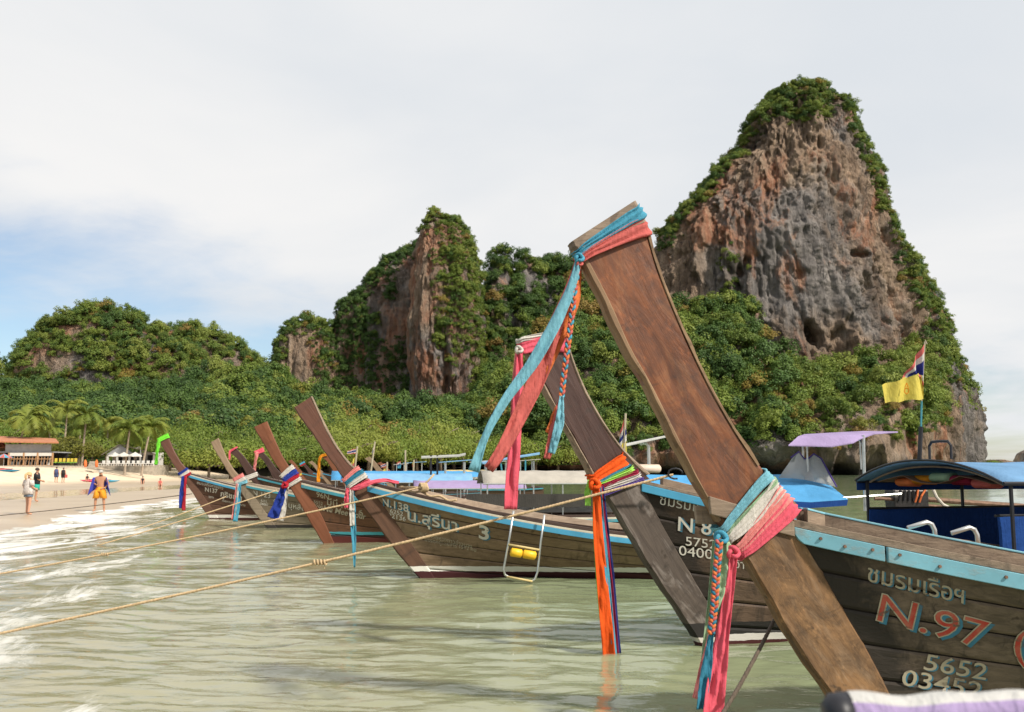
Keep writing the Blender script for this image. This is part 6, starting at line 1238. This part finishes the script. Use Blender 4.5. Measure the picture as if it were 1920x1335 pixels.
def garment(t, name, mat, rings, parent=None):
    """rings of (centre, rx, ry) from top to hem"""
    mb = MB(); mb.grid([[Vector(c) + Vector((rx * math.cos(a) * (1 + .05 * math.sin(5 * a + i)), ry * math.sin(a) * (1 + .05 * math.sin(4 * a + i)), .008 * math.sin(3 * a))) for a in [q_ * 6.283 / 18 for q_ in range(18)]] for i, (c, rx, ry) in enumerate(rings)], True)
    o = mb.build(name, mat, t, True); m = o.modifiers.new('thick', 'SOLIDIFY'); m.thickness = .012; m.offset = 1; return o
def shorts(t, j, mat, hem=.62, loose=1.0):
    garment(t, 'shorts', mat, [((0, 0, 1.03), .165, .125), ((0, 0, .95), .185, .14), ((0, 0, .88), .19, .145), ((0, 0, .83), .185, .14)])
    for s in 'lr':
        a, b = j[s + 'hip'], j[s + 'kn']; f = lambda z: a.lerp(b, (a.z - z) / (a.z - b.z)); garment(t, 'shorts_leg', mat, [(f(.90), .098 * loose, .125 * loose), (f(.80), .108 * loose, .125 * loose), (f(hem), .112 * loose, .118 * loose)])
def gpos(px, py, D): g = P(px, py, D); z, _ = beach_z(np.array([g.x]), np.array([float(D)])); return Vector((g.x, D, float(z[0])))
ORANGE_S = plain('orange_shorts', (0.80, 0.32, 0.02), 0.8, var=0.3, scale=4); TEALS = plain('teal_shorts', (0.02, 0.36, 0.27), 0.8); BLKS = plain('black_shirt', (0.018, 0.018, 0.02), 0.85); FLORAL = plain('floral_blouse', (0.62, 0.56, 0.52), 0.85, var=0.45, scale=18); DENIM = plain('denim', (0.18, 0.24, 0.32), 0.9); NAVYS = plain('navy_clothes', (0.06, 0.08, 0.18), 0.9)
t, j = person('bare-chested man in orange shorts with a blue towel over his shoulders', gpos(186, 957, 42), math.radians(4), 1.72, dict(lel=(-.30, .06, 1.20), lwr=(-.13, -.13, 1.13), lha=(-.06, -.17, 1.13), rel=(.33, .05, 1.17), rwr=(.21, -.06, 1.0), rha=(.14, -.12, .98), lhip=(-.1, 0, .9), rhip=(.1, 0, .9), lkn=(-.17, -.01, .5), lan=(-.20, .03, .08), lto=(-.24, -.1, .03), rkn=(.17, -.01, .5), ran=(.19, .03, .08), rto=(.23, -.1, .03)), SKIN_D, cap=plain('grey_cap', (0.42, 0.40, 0.36), 0.8))
shorts(t, j, ORANGE_S, .56, 1.12)
mb = MB(); rows = []
for i in range(13):
    u = i / 12 * 2 - 1; x = .47 * u; yb = .14 - .27 * abs(u) ** 2.2
    rows.append([Vector((x * (.62 + .42 * s), yb + .03 * math.sin(i * 1.3 + s * 2), 1.50 - .06 * abs(u) - s * (.40 + .36 * abs(u) ** 1.5))) for s in [q_ / 7 for q_ in range(8)]])
mb.grid(rows); o = mb.build('towel', m_cloth('royal_towel', (0.07, 0.08, 0.46), 0.2), t, True); m = o.modifiers.new('thick', 'SOLIDIFY'); m.thickness = .02
t, j = person('fair-haired woman in a pale loose blouse and denim shorts', gpos(51, 965, 38.5), math.radians(150), 1.62, dict(lel=(-.26, .02, 1.15), lwr=(-.24, -.16, 1.05), lha=(-.2, -.23, 1.04), lan=(-.09, .03, .08), rkn=(.12, -.06, .5), ran=(.12, -.04, .08), rto=(.14, -.19, .03)), hair=HAIR_B)
garment(t, 'blouse', FLORAL, [((0, .01, 1.48), .09, .08), ((0, .01, 1.41), .20, .12), ((0, 0, 1.25), .20, .15), ((0, 0, 1.05), .21, .16), ((0, .01, .84), .25, .19)]); shorts(t, j, DENIM, .74)
for s in 'lr': garment(t, 'sleeve', FLORAL, [(j[s + 'sh'], .085, .085), (j[s + 'sh'].lerp(j[s + 'el'], .8), .085, .085)])
mb = MB(); mb.tube([(0, .10, 1.70), (0, .16, 1.66), (0, .17, 1.52), (0, .13, 1.42)], [.04, .05, .045, .015], 8); mb.build('ponytail', HAIR_B, t, True)
g = gpos(67, 939, 53); t, j = person('man in black T-shirt and turquoise shorts standing sideways', g, math.radians(115), 1.78, dict(lel=(-.22, -.05, 1.15), lwr=(-.10, -.25, 1.08), lha=(-.04, -.30, 1.06), rel=(.22, -.05, 1.15), rwr=(.10, -.25, 1.06), rha=(.04, -.30, 1.05)), SKIN_D)
garment(t, 'shirt', BLKS, [((0, .01, 1.50), .09, .08), ((0, .01, 1.42), .215, .13), ((0, 0, 1.25), .205, .15), ((0, 0, 1.05), .20, .15), ((0, 0, .90), .20, .155)]); shorts(t, j, TEALS, .60, 1.1)
for s in 'lr': garment(t, 'sleeve', BLKS, [(j[s + 'sh'], .095, .095), (j[s + 'sh'].lerp(j[s + 'el'], .85), .085, .085)])
for (px, py, D_, c, lb, hh) in ((105, 902, 112, NAVYS, 'distant walker in a blue shirt on the dry sand', 1.74), (118, 902, 112, BLKS, 'distant walker in dark clothes carrying a red bag', 1.66)):
    t, j = person(lb, gpos(px, py, D_), math.radians(185), hh, {}, SKIN_D); garment(t, 'shirt', c, [((0, .01, 1.50), .1, .09), ((0, .01, 1.42), .225, .14), ((0, 0, 1.2), .215, .16), ((0, 0, .9), .215, .165)]); shorts(t, j, NAVYS if c is NAVYS else BLKS, .6, 1.1)
    if c is BLKS:
        bg = Thing('shoulder_bag', t.location + Vector((.3, 0, .75)), 'red bag carried by the dark-clothed walker', 'bag'); mb = MB(); mb.box(t.location + Vector((.32, 0, .72)), (.28, .14, .34)); bg.part('pouch', mb, CL['coral'], bevel=.04); mb = MB(); mb.tube([t.location + Vector((.22, 0, .88)), t.location + Vector((.2, 0, 1.4)), t.location + Vector((.4, 0, .88))], .012, 5); bg.part('strap', mb, CL['coral'])
for (px, D_, c, lb) in ((126, 118, BLKS, 'person crouching on the sand near the stone steps'), (268, 112, BLKS, 'dark figure seated on the sand below the loungers'), (301, 100, CL['coral'], 'figure in red seated on the sand behind the N137 prow')):
    t, j = person(lb, gpos(px + 38 if px == 126 else px, 886, D_), math.radians(20), 1.65, dict(pelvis=(0, .1, .16), spine=(0, .12, .34), chest=(0, .08, .54), neck=(0, .05, .70), chin=(0, .02, .775), head=(0, .02, .86), crown=(0, .03, .925), lsh=(-.18, .06, .63), rsh=(.18, .06, .63), lel=(-.22, -.08, .42), rel=(.22, -.08, .42), lwr=(-.13, -.28, .40), rwr=(.13, -.28, .40), lha=(-.1, -.35, .4), rha=(.1, -.35, .4), lhip=(-.1, .06, .14), rhip=(.1, .06, .14), lkn=(-.13, -.3, .46), rkn=(.13, -.3, .46), lan=(-.12, -.42, .08), ran=(.12, -.42, .08), lto=(-.12, -.56, .03), rto=(.12, -.56, .03)), SKIN)
    garment(t, 'shirt', c, [((0, .05, .70), .09, .08), ((0, .07, .62), .21, .13), ((0, .11, .38), .2, .15), ((0, .1, .12), .2, .16)])

# --- rolled awning close to the lens
def awn():
    D = 1.35; f = lambda x, y, d=D: P(x, y, d); t = Thing('rolled_awning', f(1740, 1345), 'rolled white and lilac awning with a black end, blurred in the lower corner', 'awning')
    mb = MB(); rows = []
    for i in range(30):
        s = i / 29; c = f(1590 + s * 520, 1342 + 5 * math.sin(s * 9)); r = 0.030 + .002 * math.sin(s * 23); rows.append([c + Vector((0, math.cos(a) * r, math.sin(a) * r * (1 + .05 * math.sin(7 * s + a)))) for a in [k * 6.283 / 16 for k in range(16)]])
    mb.grid(rows, True); mb.m = [0 if (2 <= k <= 5) else 1 for i in range(29) for k in range(16)]; t.part('roll', mb, [TARP_W, TARP_P], True)
    mb = MB(); mb.tube([f(1548, 1346), f(1560, 1343), f(1592, 1342)], [.018, .029, .031], 14); t.part('end_cap', mb, BLACK, True)
    mb = MB(); mb.tube([f(1750, 1362), Vector((f(1750, 1362).x, D, -.4))], .012, 8); t.part('pole', mb, STEEL); mb = MB(); mb.tube([f(2050, 1362), Vector((f(2050, 1362).x, D, -.4))], .012, 8); t.part('pole', mb, STEEL)
awn()
